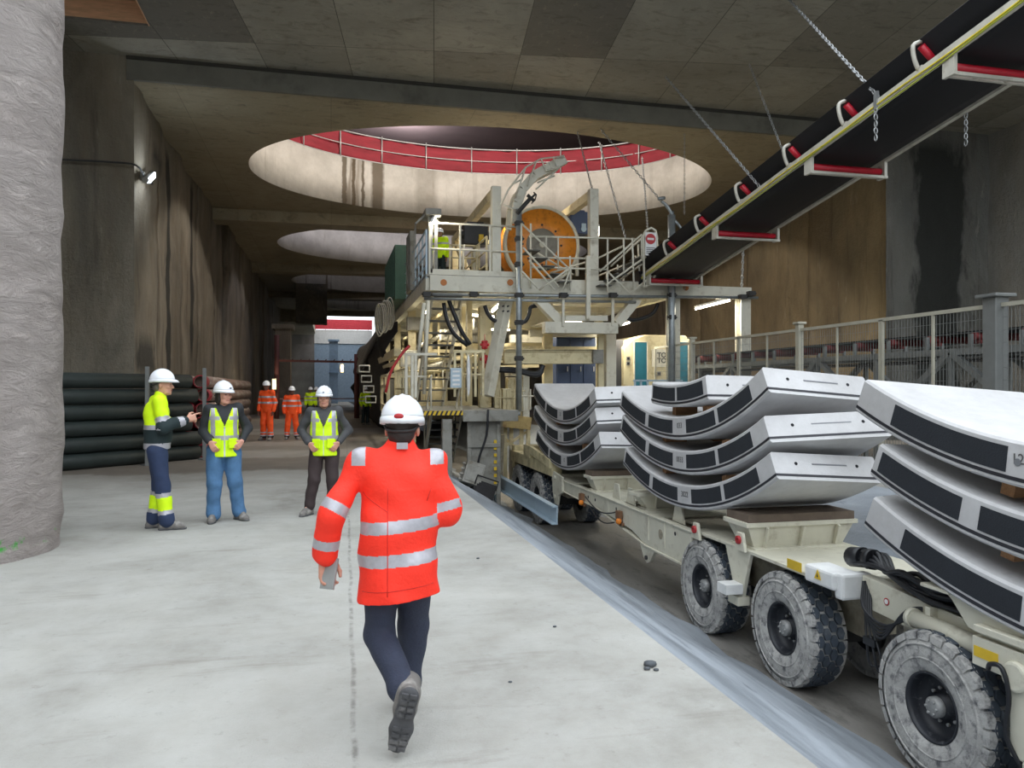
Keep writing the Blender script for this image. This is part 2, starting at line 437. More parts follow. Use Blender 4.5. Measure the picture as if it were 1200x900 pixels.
# ---- round column
def m_col():
    s=NT('hand_trowelled_column'); 
    a=s.ramp(s.noise(.7,7,.65,dist=.6),.3,.7); c=s.mix(a,lin((164,153,147)),lin((194,184,179)))
    b=s.ramp(s.noise(2.4,7,.75,stretch=(1,1,2.2),dist=1),.56,.72); c=s.mix(s.math('MULTIPLY',b,.45),c,lin((132,122,112)))
    X,Y,Z=s.xyz()
    g=s.ramp(s.math('ABSOLUTE',s.math('SUBTRACT',Z,.17)),.035,.07,1,0)
    g=s.math('MULTIPLY',g,s.ramp(s.noise(3.3,4,.6,loc=(2,2,2)),.5,.56)); c=s.mix(g,c,lin((70,200,70)))
    s.bump(s.math('ADD',s.noise(3.2,8,.75,stretch=(1,1,2.4),dist=1.2),s.math('MULTIPLY',s.noise(16,5,.7),.3)),.9,.12)
    return s.fin(c,.9)
vs=[];fs=[];n=96;nz=150;cx,cy,cr=-3.92,8.95,1.12
for k in range(nz+1):
    z=-.02+ (22)*(k/nz)**1.15
    for i in range(n):
        t=2*pi*i/n; p=(math.cos(t)*1.6,math.sin(t)*1.6,z*1.9)
        r=cr+mnoise.fractal(p,1,2,5)*.035+ mnoise.noise((p[0]*.6,p[1]*.6,z*4.5))*.012
        vs.append((cx+r*math.cos(t),cy+r*math.sin(t),z))
for k in range(nz):
    for i in range(n): fs.append((k*n+i,k*n+(i+1)%n,(k+1)*n+(i+1)%n,(k+1)*n+i))
o=MB().add(vs,fs,0,True).build('column',m_col(),base=(cx,cy,0)); structure(o); o['label']='rough pale concrete round column at the left edge'

# ================= lights =================
w=bpy.data.worlds.new('sky'); sc.world=w; w.use_nodes=True
wn=w.node_tree.nodes; bg=wn['Background']
bg.inputs[0].default_value=(.86,.93,1.0,1); bg.inputs[1].default_value=2.2
def area(name,loc,target,size,power,c=(1,1,1),sy=None):
    L=bpy.data.lights.new(name,'AREA'); L.energy=power; L.color=c; L.size=size
    if sy: L.shape='RECTANGLE'; L.size_y=sy
    o=bpy.data.objects.new(name,L); col.objects.link(o); o.location=loc
    d=Vector(target)-Vector(loc); o.rotation_euler=d.to_track_quat('-Z','Y').to_euler(); return o
def point(name,loc,power,c=(1,1,1),r=.15):
    L=bpy.data.lights.new(name,'POINT'); L.energy=power; L.color=c; L.shadow_soft_size=r
    o=bpy.data.objects.new(name,L); col.objects.link(o); o.location=loc; return o
point('upper_fill_light',(5.5,26.5,ZF+5.8),2600,(1,.95,.88),.8)  # unseen light added above the opening to brighten its rim
point('upper_fill_light',(4,43,ZF+5.8),900,(.85,.85,1),.8)  # weaker bluish fill added over the second opening
sc.view_settings.exposure=.42
# ================= tunnel lining segments =================
def m_seg():
    s=NT('precast_segment_concrete')
    a=s.ramp(s.noise(1.3,6,.7),.3,.7); c=s.mix(a,lin((178,176,175)),lin((206,205,205)))
    b=s.ramp(s.noise(6,6,.7,loc=(2,4,6)),.6,.75); c=s.mix(s.math('MULTIPLY',b,.4),c,lin((160,156,150)))
    s.bump(s.noise(60,4,.6),.15,.01); return s.fin(c,.62)
M_seg=m_seg()
M_pack=mat('black_packer_felt',(34,38,44),.8,var=.12,scale=6,bump=.3,bscale=90)
M_gask=mat('black_rubber_gasket',(38,38,44),.5)
M_mark=mat('stencil_ink',(92,90,90),.8)
M_hole=mat('dark_bolt_pocket',(28,28,32),.9)
M_plug=mat('grey_plug',(120,122,126),.6)
RI,TH,SW=4.96,.33,1.5
def sp(th,r,x): return (x,r*math.sin(th),RI+TH-r*math.cos(th))
def segment(name,loc,a0,a1,sk0,sk1,tilt,label,panels,code=None,grp='tunnel lining segments on the carriers',plug=None,group2=None):
    """a0 near end angle (<0), a1 far end angle; sk: skew in metres of the ends across the width"""
    b=MB(); n=30; vs=[]
    def ang(t,x): 
        n0=a0+sk0/RI*(x/SW); n1=a1+sk1/RI*(x/SW); return n0+(n1-n0)*t
    ch=.02
    # section loop (x,r) with small chamfers
    sec=[(0,RI+ch),(ch,RI),(SW-ch,RI),(SW,RI+ch),(SW,RI+TH-ch),(SW-ch,RI+TH),(ch,RI+TH),(0,RI+TH-ch)]
    m=len(sec)
    for i in range(n+1):
        for x,r in sec: vs.append(sp(ang(i/n,x),r,x))
    b.add(vs,[(i*m+k,i*m+(k+1)%m,(i+1)*m+(k+1)%m,(i+1)*m+k) for i in range(n) for k in range(m)]+[tuple(range(m)),tuple(n*m+k for k in range(m-1,-1,-1))])
    root=b.build('tunnel_segment',M_seg)
    root.location=loc; root.rotation_euler=(-math.radians(tilt),0,0)
    tag(root,label,'tunnel segment',grp)
    # gasket line around the joints, near the outer face
    g=MB()
    rg=RI+TH-.055
    def strip(pts_in,w,t=.004,off=(0,0,0)): pass
    e=.004
    for x,o in((0,-e),(SW,e)):
        v=[]
        for i in range(n+1):
            th=ang(i/n,x)
            v+= [sp(th,rg-.014,x+o),sp(th,rg+.014,x+o)]
        g.add(v,[(2*i,2*i+1,2*i+3,2*i+2) for i in range(n)])
        v2=[(p[0]-o,p[1],p[2]) for p in v]
        # edges for thickness
        g.add(v+v2,[(2*i,2*i+2,2*(n+1)+2*i+2,2*(n+1)+2*i) for i in range(n)]+[(2*i+1,2*i+3,2*(n+1)+2*i+3,2*(n+1)+2*i+1) for i in range(n)])
    for t,sg in((0,-1),(1,1)):
        d=sg*e/RI
        P=[sp(ang(t,x)+d,r,x) for x,r in((0,rg-.014),(SW,rg-.014),(SW,rg+.014),(0,rg+.014))]
        Q=[sp(ang(t,x)-d,r,x) for x,r in((0,rg-.014),(SW,rg-.014),(SW,rg+.014),(0,rg+.014))]
        g.add(P+Q,[(0,1,2,3),(4,5,6,7),(0,1,5,4),(1,2,6,5),(2,3,7,6),(3,0,4,7)])
    g.build('gasket',M_gask,root)
    # packers on the ring joint face
    for p0,p1 in panels:
        for x,o in((0,-.006),(SW,.006)):
            v=[];q=10
            for i in range(q+1):
                th=a0+(a1-a0)*(p0+(p1-p0)*i/q)
                for r,oo in((RI+.05,o),(RI+TH-.09,o),(RI+TH-.09,-o),(RI+.05,-o)): v.append(sp(th,r,x+oo))
            f=[(4*i+k,4*i+(k+1)%4,4*i+4+(k+1)%4,4*i+4+k) for i in range(q) for k in range(4)]+[(0,1,2,3),(4*q+3,4*q+2,4*q+1,4*q)]
            MB().add(v,f).build('packer',M_pack,root)
            if x==0 and False: break
    # near end face: groove and two bolt holes
    k=MB(); d=-.003/RI
    def cell(x0,x1,r0,r1,mi=0):
        k.add([sp(ang(0,x)+dd,r,x) for dd in(d,-d) for x,r in((x0,r0),(x1,r0),(x1,r1),(x0,r1))],[(0,1,2,3),(7,6,5,4),(0,1,5,4),(1,2,6,5),(2,3,7,6),(3,0,4,7)],mi)
    cell(.55,1.05,RI+.12,RI+.135,1)
    for xx in(.32,1.2):
        c=Vector(sp(ang(0,xx),RI+.13,xx)); dr=Vector((0,-math.cos(a0),-math.sin(a0)*-1*-1))
        dr=Vector((0,math.cos(a0),math.sin(a0)))
        k.tube(c-dr*.004,c+dr*.02,.02,12)
    k.build('bolt_hole',[M_hole,M_plug],root)
    if plug:
        k=MB()
        for t in plug:
            c=Vector(sp(a0+(a1-a0)*t,RI+.15,0)); k.tube(c+Vector((-.006,0,0)),c+Vector((.02,0,0)),.028,14)
        k.build('lifting_plug',M_plug,root)
    if code:
        o=text_mesh(code[0],.11,M_mark,'code_marking',.001); o.parent=root
        t=code[1]; th=a0+(a1-a0)*t; o.location=sp(th,RI+.13,-.004)
        o.rotation_euler=(pi/2+ 0,0,-pi/2)
        o.rotation_euler=Matrix(((0,0,-1),(-math.cos(th),math.sin(th)*0,0),(0,1,0))).to_euler()
    return root
AL=math.asin(2.17/RI)
XS=4.8
P4=[(.115,.265),(.285,.435),(.575,.735),(.75,.955)]   # fractions from the near end: blank near tip
def fr(us,X,yn,yf):
    return None
# middle stack: near end -> far end fractions along the arc
PM=[(.075,.255),(.275,.455),(.55,.735),(.765,.985)]
PN1=[(.0,.10),(.16,.36),(.40,.60),(.64,.90)]
PN2=[(.03,.24),(.28,.50),(.54,.74),(.78,.985)]
zz=[-.02,.46,.92]
segment('m3',(XS,9.86,zz[0]+.02),-AL,AL,.22,0,3.6,'pale concrete tunnel segment, lowest of the middle stack, resting on the cream cradle',PM,('3022',.5))
segment('m2',(XS,10.02,zz[1]+.01),-AL,AL,-.12,0,1.7,'pale concrete tunnel segment, second layer of the middle stack',PM,('0033',.5))
segment('m1',(XS,10.02,zz[2]+.03),-AL,AL,.22,0,3.8,'pale concrete tunnel segment, big one under the small key segment on the middle stack',PM,('033',.5))
kr=segment('key',(XS+.02,10.2,1.41),-.185,.165,.12,0,2,'short concrete key segment with two black pads, topmost on the middle stack',[(.06,.5),(.54,.97)],None)
segment('f3',(XS,15.55,zz[0]-.02),-AL,AL,.1,0,2.4,'pale concrete tunnel segment, lowest of the stack beside the yellow steelwork',PM,('12',.5))
segment('f2',(XS,15.8,zz[1]),-AL,AL,-.12,0,.6,'pale concrete tunnel segment, middle layer of the stack beside the yellow steelwork',PM,('21',.5))
segment('f1',(XS,15.84,zz[2]),-AL,AL,-.1,0,-1.2,'pale concrete tunnel segment, topmost of the farthest stack, hollow side lit yellow',PM,('32',.5))
segment('n3',(XS,3.86,zz[0]-.1),-AL,AL,.1,.1,.4,'pale concrete tunnel segment, lowest of the nearest stack at the right edge',PN1,None,plug=(.62,))
segment('n2',(XS,3.76,zz[1]-.03),-AL,AL,.1,-.2,2.0,'pale concrete tunnel segment, middle layer of the nearest stack, black pad reaching its tip',PN2,('1-3',.52),plug=(.5,))
segment('n1',(XS,3.98,zz[2]+.02),-AL,AL,.1,-.3,0.2,'pale concrete tunnel segment, topmost of the nearest stack with white hollow upper face',PN1,('12',.62),plug=(.62,))
# timber spacers between the layers
M_tim=mat('old_timber',(150,112,78),.8,var=.2,scale=8,stretch=(1,6,6))
def spacer(x,yc,z,th,h,lab):
    b=MB().box((0,0,h/2),(.35,.12,h)); o=b.build('timber_spacer',M_tim); o.location=(x,yc+RI*math.sin(th),z+RI*(1-math.cos(th)))
    o.rotation_euler=(th,0,0)
    tag(o,lab,'timber block','timber blocks between segment layers')
names={10.0:'middle stack',15.75:'farthest stack',3.86:'nearest stack'}
for yc in(10.0,15.75,3.86):
    for zi,(z0,z1) in enumerate(((zz[0],zz[1]),(zz[1],zz[2]))):
        for th in(-.19,.19):
            for x in(XS+.35,XS+1.15):
                spacer(x,yc,z0+TH-.01,th,z1-z0-TH+.01,'timber block wedged between the %s layers of the %s'%(('lower two','upper two')[zi],names[yc]))
for th in(-.1,.1): spacer(XS+.4,10.2,zz[2]+TH-.01,th,.17,'timber block wedged under the small key segment')

# ================= segment carriers =================
M_cream=mat('dusty_cream_paint',(204,200,182),.55,var=.08,scale=2,dirt=((160,150,130),5,.55,.8),bump=.05)
M_creamD=mat('grimy_cream_paint',(168,160,140),.7,var=.15,scale=3,dirt=((110,100,86),4,.45,.75))
M_wht=mat('white_paint',(222,222,220),.5)
M_dust=mat('dust_caked_rubber',(168,166,162),.9,var=.2,scale=7,bump=.5,bscale=30,dirt=((92,92,94),11,.5,.68))
M_rub=mat('dark_tread_rubber',(62,70,80),.6,var=.2,scale=9,dirt=((120,124,128),3,.6,.85))
M_rim_=mat('black_wheel_rim',(34,36,42),.5,var=.2,dirt=((110,110,112),14,.6,.75))
M_hub=mat('dusty_steel_hub',(150,150,148),.5,metal=.3,var=.2,scale=20)
M_blk=mat('black_hose_rubber',(26,27,31),.45)
M_yel=mat('yellow_sticker',(214,178,40),.5)
M_red=mat('red_paint',(176,40,44),.5)
M_amb=mat('amber_lens',(226,130,40),.25)
M_brn=mat('brown_rusty_fitting',(120,86,60),.7)
M_dk=mat('dark_machinery',(48,47,46),.7,var=.2)
WR=.62; WT=.42
def make_wheel():
    """tyre centred at origin, axis x, outer sidewall at x=0 side facing -x"""
    b=MB()
    prof=[(.275,.05),(.30,.02),(.335,.014),(.36,.004),(.44,.0),(.52,.006),(.575,.03),(.595,.06),(.597,WT/2),(.595,WT-.06),(.575,WT-.03),(.52,WT-.006),(.44,WT),(.36,WT-.012),(.33,WT-.03)]
    mis=[0,0,0,0,0,0,0,1,1,0,0,0,0,0]
    b.lathe(prof,(0,0,0),(1,0,0),64,mis=mis)
    # raised ribs on the sidewall
    b.lathe([(.385,.006),(.39,-.004),(.40,-.004),(.405,.004)],(0,0,0),(1,0,0),64)
    b.lathe([(.50,.004),(.503,-.006),(.515,-.004),(.52,.008)],(0,0,0),(1,0,0),64)
    # hexagonal tread blocks
    n=26; rows=4; sx=(WT-.10)/rows
    def P(x,a,r): return (x,r*math.sin(a),r*math.cos(a))
    for c in range(rows):
        xc=.05+sx*(c+.5)
        for i in range(n):
            a=2*pi*(i+(.5 if c%2 else 0))/n; da=2*pi/n
            hexp=[(-.60*sx,0),(-.30*sx,-.42*da),(.30*sx,-.42*da),(.60*sx,0),(.30*sx,.42*da),(-.30*sx,.42*da)]
            lo=[P(xc+u,a+w,.59) for u,w in hexp]; hi=[P(xc+u*.9,a+w*.9,WR) for u,w in hexp]
            b.add(lo+hi,[tuple(range(6,12))]+[(k,(k+1)%6,6+(k+1)%6,6+k) for k in range(6)],2)
    # shoulder lugs
    for sdx in(0,1):
        for i in range(n):
            a=2*pi*(i+.5)/n; da=2*pi/n*.43
            X=lambda x: x if sdx==0 else WT-x
            pts=[(.0,.555),(.02,.60),(.075,WR)]
            vs=[]
            for aa in(a-da,a+da):
                for x,r in((.004,.548),(.012,.605),(.07,.621),(.07,.585)): vs.append(P(X(x),aa,r))
            b.add(vs,[(0,1,2,3),(7,6,5,4),(0,1,5,4),(1,2,6,5),(2,3,7,6)],0)
    t=b.build('tyre',[M_dust,M_dust,M_rub])
    r=MB()
    r.lathe([(.285,.05),(.285,.025),(.27,.025),(.262,.06),(.25,.10),(.242,.17),(.10,.175),(.10,.11),(.0,.11)],(0,0,0),(1,0,0),48)
    r.lathe([(.335,WT-.03),(.30,WT-.05),(.28,WT-.1),(.0,WT-.1)],(0,0,0),(1,0,0),32)
    ro=r.build('rim',M_rim_,t)
    hb=MB(); hb.lathe([(.085,.10),(.085,.05),(.06,.035),(.0,.035)],(0,0,0),(1,0,0),24)
    for i in range(10):
        a=2*pi*i/10; c=Vector((0,math.cos(a)*.145,math.sin(a)*.145)); hb.tube(c+Vector((.15,0,0)),c+Vector((.185,0,0)),.014,6)
    for i in range(6):
        a=2*pi*i/6; c=Vector((0,math.cos(a)*.055,math.sin(a)*.055)); hb.tube(c+Vector((.02,0,0)),c+Vector((.05,0,0)),.011,6)
    hb.build('hub',M_hub,t)
    return t
WH=make_wheel()
first=[True]
def wheel(parent,base,x,y,yaw=0,flip=False,z=ZT+WR-.012):
    o=WH if first[0] else copy_tree(WH); first[0]=False
    o.parent=parent; o.location=(x-base[0],y-base[1],z-base[2]); o.rotation_euler=(R_.uniform(0,.2),0,yaw+(pi if flip else 0))
    return o
XC=5.55
def mirror(fn):
    for s in(-1,1): fn(s)
# ---- middle carrier
CB=(XC,12.8,ZT)
car=empty('segment_carrier',CB,label='cream multi-axle segment carrier loaded with the two farther segment stacks',cat='transport vehicle')
for y in(7.55,9.42,17.87,19.85):
    wheel(car,CB,XS,y); wheel(car,CB,2*XC-XS,y,flip=True)
def PB(name,mb,m,parent=car,base=CB,bevel=.006): return mb.build(name,m,parent,base,bevel)
for s in(-1,1):
    X=lambda d: XC+s*d
    b=MB()
    # side beam: deep web near, slimmer further back
    web=[(9.75,-.30),(15.95,-.30),(15.95,-.52),(13.6,-.55),(11.9,-.66),(11.3,-.80),(9.95,-.80),(9.75,-.66)]
    M=Matrix(((0,0,1,X(.70)-.015),(1,0,0,0),(0,1,0,0),(0,0,0,1)))
    b.prism(web,0,.03,M)
    b.b2((X(.62),9.7,-.31),(X(.74),16.0,-.285)); b.b2((X(.62),9.95,-.82),(X(.74),11.4,-.79))
    b.bar((X(.68),11.3,-.80),(X(.68),13.6,-.56),.12,.02); b.bar((X(.68),13.6,-.56),(X(.68),15.95,-.52),.12,.02)
    for yy in(10.6,11.2,13.0,14.6): b.b2((X(.64),yy-.012,-.70 if yy<12 else -.54),(X(.73),yy+.012,-.3))
    PB('side_beam',b,M_cream)
    # end plate with bolt lugs
    b=MB(); pl=[(15.7,-.22),(16.35,-.16),(16.45,-.30),(16.4,-.62),(16.25,-.86),(16.05,-.86),(15.95,-.64),(15.7,-.55)]
    M=Matrix(((0,0,1,X(.74)-.02),(1,0,0,0),(0,1,0,0),(0,0,0,1)))
    b.prism(pl,0,.05,M)
    for yy,z in((16.2,-.28),(16.2,-.70)): b.tube((X(.74)-.05,yy,z),(X(.74)+.06,yy,z),.045,12)
    PB('end_plate',b,M_cream)
    # drop lug with eye
    b=MB(); pl=[(11.55,-.8),(10.95,-.8),(11.15,-1.02),(11.28,-1.07),(11.4,-1.0)]
    b.prism(pl,0,.05,Matrix(((0,0,1,X(.70)-.02),(1,0,0,0),(0,1,0,0),(0,0,0,1)))); b.tube((X(.70)-.05,11.26,-.98),(X(.70)+.06,11.26,-.98),.035,12,mi=1)
    PB('tie_down_lug',b,[M_cream,M_dk])
    # marker lamps and their brown brackets
    if s<0:
        for u,v in((681,589),(725,611)):
            p=onX(u,v,X(.80)); b=MB(); b.ell(p,(.05,.06,.055),12); 
            q=MB(); q.box(p+Vector((.03,.06,.1)),(.08,.14,.14)); q.box(p+Vector((.06,.1,-.05)),(.05,.3,.05))
            lo=PB('lamp_bracket',q,M_brn); b.build('amber_lamp',M_amb,lo,CB)
        b=MB()
        for u0,v0,u1,v1 in((686,582,722,600),(690,592,720,612)):
            a=onX(u0,v0,X(.79)); c=onX(u1,v1,X(.79)); pts=[a.lerp(c,t/8)+Vector((0,0,-.14*math.sin(pi*t/8))) for t in range(9)]
            b.path(pts,.013,6)
        PB('lamp_cable',b,M_blk,bevel=0)
        b=MB()
        for yy in(14.5,14.1,13.7,12.6,10.25): b.tube((X(.70)-.018,yy,-.42),(X(.70)-.014,yy,-.42),.03,12)
        PB('web_hole',b,M_hole,bevel=0)
        b=MB(); b.tube((X(.70)-.022,10.75,-.52),(X(.70)-.014,10.75,-.52),.075,16); PB('round_cover',b,M_creamD,bevel=0)
# deck with openings
b=MB()
b.b2((XC-.66,9.4,-.32),(XC+.66,9.9,-.29)); b.b2((XC-.66,10.9,-.32),(XC+.66,11.6,-.29)); b.b2((XC-.66,12.6,-.32),(XC+.66,14.2,-.29)); b.b2((XC-.66,15.2,-.32),(XC+.66,16.3,-.29))
b.b2((XC-.3,9.4,-.36),(XC+.3,16.3,-.33))
b.b2((XC-.72,6.75,-.29),(XC+.72,9.5,-.25))                                   # over the near bogie
b.b2((XC-.72,16.4,-.30),(XC+.72,20.7,-.24))
PB('deck',b,M_cream)
b=MB()
b.bar((XC,6.9,-.62),(XC,9.6,-.62),.42,.55); b.bar((XC,17,-.62),(XC,20.4,-.62),.42,.5); b.bar((XC,9.6,-.6),(XC,17,-.6),.3,.3)
PB('spine_beam',b,M_creamD)
for y in(7.55,9.42,17.87,19.85):
    b=MB(); b.tube((XS+.2,y,ZT+WR),(2*XC-XS-.2,y,ZT+WR),.11,14); b.box((XC,y,ZT+WR),(.5,.34,.34)); PB('axle',b,M_dk)
# cradles
def cradle(y,w0,w1,z0,z1,dy,x0=XC-.74,x1=XC+.74,tim=True,parent=car,base=CB):
    b=MB()
    # flared trapezoid box, wide at the top, ribs on the faces
    for s0,s1 in(((x0,x0+.62)),((x1-.62,x1))):
        a,c=s0,s1
        vs=[(a+w0,y-dy*.7,z0),(c-w0,y-dy*.7,z0),(c-w0,y+dy*.7,z0),(a+w0,y+dy*.7,z0),(a,y-dy,z1),(c,y-dy,z1),(c,y+dy,z1),(a,y+dy,z1)]
    vs=[(x0+w0,y-dy*.7,z0),(x1-w0,y-dy*.7,z0),(x1-w0,y+dy*.7,z0),(x0+w0,y+dy*.7,z0),(x0,y-dy,z1),(x1,y-dy,z1),(x1,y+dy,z1),(x0,y+dy,z1)]
    b.add(vs,[(0,3,2,1),(4,5,6,7),(0,1,5,4),(1,2,6,5),(2,3,7,6),(3,0,4,7)])
    b.b2((x0-.02,y-dy-.02,z1-.05),(x1+.02,y+dy+.02,z1+.005))
    n=3
    for i in range(n):
        xx=x0+w0+.12+(x1-x0-2*w0-.24)*i/(n-1)
        b.bar((xx,y-dy*.7-.02,z0),(xx,y-dy-.03,z1-.05),.03,.06)
    b.b2((x0+w0-.05,y-dy-.03,z0-.005),(x1-w0+.05,y+dy+.03,z0+.02))
    o=b.build('cradle',M_cream,parent,base,.006)
    if tim:
        MB().b2((x0+.02,y-dy,z1+.005),(x1-.02,y+dy,z1+.10)).build('timber_pad',mat('dark_timber',(104,90,78),.85,var=.2),o,base)
    return o
cradle(8.5,.14,.1,-.25,.07,.26)
cradle(11.75,.2,.1,-.29,-.02,.16,tim=False)
cradle(14.05,.14,.1,-.29,-.0,.2)
cradle(17.3,.14,.1,-.24,.05,.22)
# gusset fins under the middle of the stack
for s in(-1,1):
    for y in(12.25,10.4,12.9):
        b=MB(); b.prism([(y-.2,-.29),(y+.2,-.29),(y+.1,-.02),(y-.08,-.02)],0,.03,Matrix(((0,0,1,XC+s*.6),(1,0,0,0),(0,1,0,0),(0,0,0,1)))); PB('gusset',b,M_cream)
# bogie cheeks, lugs, boxes beside the near wheels
for s in(-1,1):
    x=XC+s*.70
    b=MB(); b.prism([(8.2,-.27),(8.8,-.27),(8.65,-.62),(8.52,-.95),(8.42,-.95),(8.32,-.62)],0,.05,Matrix(((0,0,1,x-.02),(1,0,0,0),(0,1,0,0),(0,0,0,1))))
    b.b2((x-.08,8.38,-.95),(x+.08,8.62,-.84)); PB('bogie_cheek',b,M_cream)
b=MB(); b.b2((XC-.95,8.36,-.80),(XC-.72,8.58,-.68)); PB('step_bracket',b,M_wht)
for s,yy,zz_ in((-1,8.35,-.12),(-1,9.5,-.2)):
    b=MB(); b.prism([(yy-.12,zz_-.15),(yy+.12,zz_-.15),(yy+.06,zz_+.07),(yy-.06,zz_+.07)],0,.04,Matrix(((0,0,1,XC-.78),(1,0,0,0),(0,1,0,0),(0,0,0,1))))
    lo=PB('lifting_lug',b,M_cream)
    MB().lathe([(.05,0),(.05,-.03),(.025,-.035),(.025,0)],(XC-.78,yy,zz_-.02),(1,0,0),14).build('red_ring',M_red,lo,CB)
b=MB(); b.b2((XC-.75,7.1,-.32),(XC-.45,6.62,-.14)); b.b2((XC-.70,6.55,-.40),(XC-.35,6.68,-.14)); PB('end_box',b,M_wht,bevel=.03)
def sticker(cx,y,z,w,h,parent,base,tri=False):
    b=MB()
    if tri: b.prism([(y-w/2,z-h/2),(y+w/2,z-h/2),(y,z+h/2)],0,.004,Matrix(((0,0,1,cx),(1,0,0,0),(0,1,0,0),(0,0,0,1))))
    else: b.b2((cx,y-w/2,z-h/2),(cx+.004,y+w/2,z+h/2))
    o=b.build('warning_triangle' if tri else 'yellow_reflector',M_yel,parent,base)
    if tri:
        k=MB(); k.prism([(y-w*.12,z-h*.28),(y+w*.12,z-h*.28),(y,z+h*.15)],-.001,.003,Matrix(((0,0,1,cx-.001),(1,0,0,0),(0,1,0,0),(0,0,0,1)))); k.build('triangle_symbol',M_dk,o,base)
sticker(XC-.765,7.25,-.2,.26,.10,car,CB); sticker(XC-.765,6.85,-.2,.11,.10,car,CB,True)
# far bogie housing seen beside the gantry
b=MB()
b.b2((XC-.74,16.55,-.30),(XC-.5,20.6,-.02)); b.b2((XC+.5,16.55,-.30),(XC+.74,20.6,-.02)); b.b2((XC-.7,20.3,-.5),(XC+.7,20.6,.12))
b.bar((XC-.74,16.6,-.02),(XC-.74,18.4,.16),.08,.2); b.box((XC-.6,18.7,.1),(.35,.6,.3)); b.box((XC+.2,19.3,.12),(.6,.8,.4))
b.tube((XC-.6,17.0,.02),(XC-.6,18.0,.06),.06,12)
PB('bogie_housing',b,mat('yellowish_cream_paint',(208,196,156),.6,dirt=((130,116,84),3,.45,.75)))  # yellower cream than on the other carrier parts
b=MB()
for s in(-1,1): b.prism([(20.5,-.3),(20.95,.05),(21.0,-.6),(20.8,-.9)],0,.04,Matrix(((0,0,1,XC+s*.7),(1,0,0,0),(0,1,0,0),(0,0,0,1))))
PB('nose_plate',b,M_creamD)
# ---- nearest carrier
NB=(XC,3.6,ZT)
car2=empty('segment_carrier',NB,label='cream segment carrier at the right edge carrying the nearest segment stack',cat='transport vehicle')
def PN(name,mb,m,bevel=.006): return mb.build(name,m,car2,NB,bevel)
for y in(5.39,3.5): wheel(car2,NB,XS,y); wheel(car2,NB,2*XC-XS,y,flip=True)
b=MB()
b.bar((XC,5.7,-.60),(XC,1.0,-.60),.42,.5); PN('spine_beam',b,M_creamD)
b=MB(); b.b2((XC-.72,1.0,-.29),(XC+.72,4.95,-.22)); b.b2((XC-.74,1.0,-.44),(XC-.70,4.95,-.22)); b.b2((XC+.70,1.0,-.44),(XC+.74,4.95,-.22)); PN('deck',b,M_cream)
for y in(5.39,3.5):
    b=MB(); b.tube((XS+.2,y,ZT+WR),(2*XC-XS-.2,y,ZT+WR),.11,14); b.box((XC,y,ZT+WR),(.5,.34,.34)); PN('axle',b,M_dk)
for s in(-1,1):   # curved cradle arms that hold the nearest stack
    b=MB()
    arc=[(4.9,-.22),(4.3,-.22),(4.3,-.06),(4.95,.04),(5.35,.16),(5.38,.08),(5.22,-.02),(5.05,-.2)]
    b.prism(arc,0,.05,Matrix(((0,0,1,XC+s*.68),(1,0,0,0),(0,1,0,0),(0,0,0,1))))
    b.b2((XC+s*.68-.05,5.2,.02),(XC+s*.68+.1,5.5,.05)); PN('cradle_arm',b,M_cream)
cradle(4.6,.1,.1,-.22,-.13,.3,tim=False,parent=car2,base=NB); cradle(2.9,.1,.1,-.22,-.14,.25,tim=False,parent=car2,base=NB)
sticker(XC-.745,4.82,-.33,.22,.08,car2,NB); sticker(XC-.745,4.4,-.62,.11,.1,car2,NB,True)
b=MB(); b.b2((XC-.74,4.25,-1.0),(XC-.4,4.62,-.46)); b.tube((XC-.78,4.55,-.40),(XC-.45,4.55,-.40),.11,18); b.b2((XC-.76,4.1,-1.25),(XC-.5,4.5,-.98)); PN('hydraulic_motor_box',b,M_cream,.02)
b=MB(); b.path(smooth([(XC-.76,4.78,-.42),(XC-.8,4.72,-.36),(XC-.8,4.62,-.36),(XC-.78,4.58,-.55),(XC-.78,4.6,-.85),(XC-.7,4.5,-1.1)],5),.018,8); PN('hose',b,M_blk,0)
# ---- drawbar joining the two carriers, belongs to the nearest one
b=MB(); b.bar((XC-.42,6.55,-.30),(XC-.42,5.05,-.38),.12,.30); b.bar((XC+.42,6.55,-.30),(XC+.42,5.05,-.38),.12,.30); b.bar((XC-.45,6.5,-.3),(XC+.45,6.5,-.3),.1,.25)
b.b2((XC-.56,5.58,-.66),(XC-.44,5.64,-.2)); b.b2((XC-.3,5.3,-.8),(XC+.3,6.2,-.55))
PN('drawbar',b,M_cream)
b=MB(); b.tube((XC-.56,5.75,-.34),(XC-.56,5.05,-.36),.075,16); b.tube((XC-.56,5.06,-.36),(XC-.56,4.9,-.37),.035,12); b.tube((XC-.56,5.8,-.34),(XC-.56,5.75,-.34),.085,16); PN('hydraulic_cylinder',b,M_cream,0)
for y in(6.2,5.85):
    b=MB(); b.lathe([(.035,0),(.035,.004)],(XC-.487,y,-.32),(1,0,0),16); b.tube((XC-.487,y,-.32),(XC-.484,y,-.32),.035,16)
    q=PN('round_warning_sticker',b,M_red,0); MB().tube((XC-.489,y,-.32),(XC-.486,y,-.32),.024,14).build('sticker_face',M_wht,q,NB)
b=MB(); rr=random.Random(3)
for i in range(13):
    x0=XC-.46+.04*(i%4); z0=-.06+.035*(i//4)
    pts=[(x0,6.72,z0-.02),(x0-.02+.01*i,6.5,z0+.03),(x0+.0,6.25,z0+.02-.01*i),(x0-.04+rr.uniform(-.03,.03),5.95,z0-.04+rr.uniform(-.03,.02)),(x0-.06+rr.uniform(-.05,.05),5.6,z0-.1+rr.uniform(-.04,.04)),(x0-.02+rr.uniform(-.08,.08),5.2,z0-.09+rr.uniform(-.03,.05)),(x0,4.8,z0-.12)]
    b.path(smooth(pts,4),.024,8)
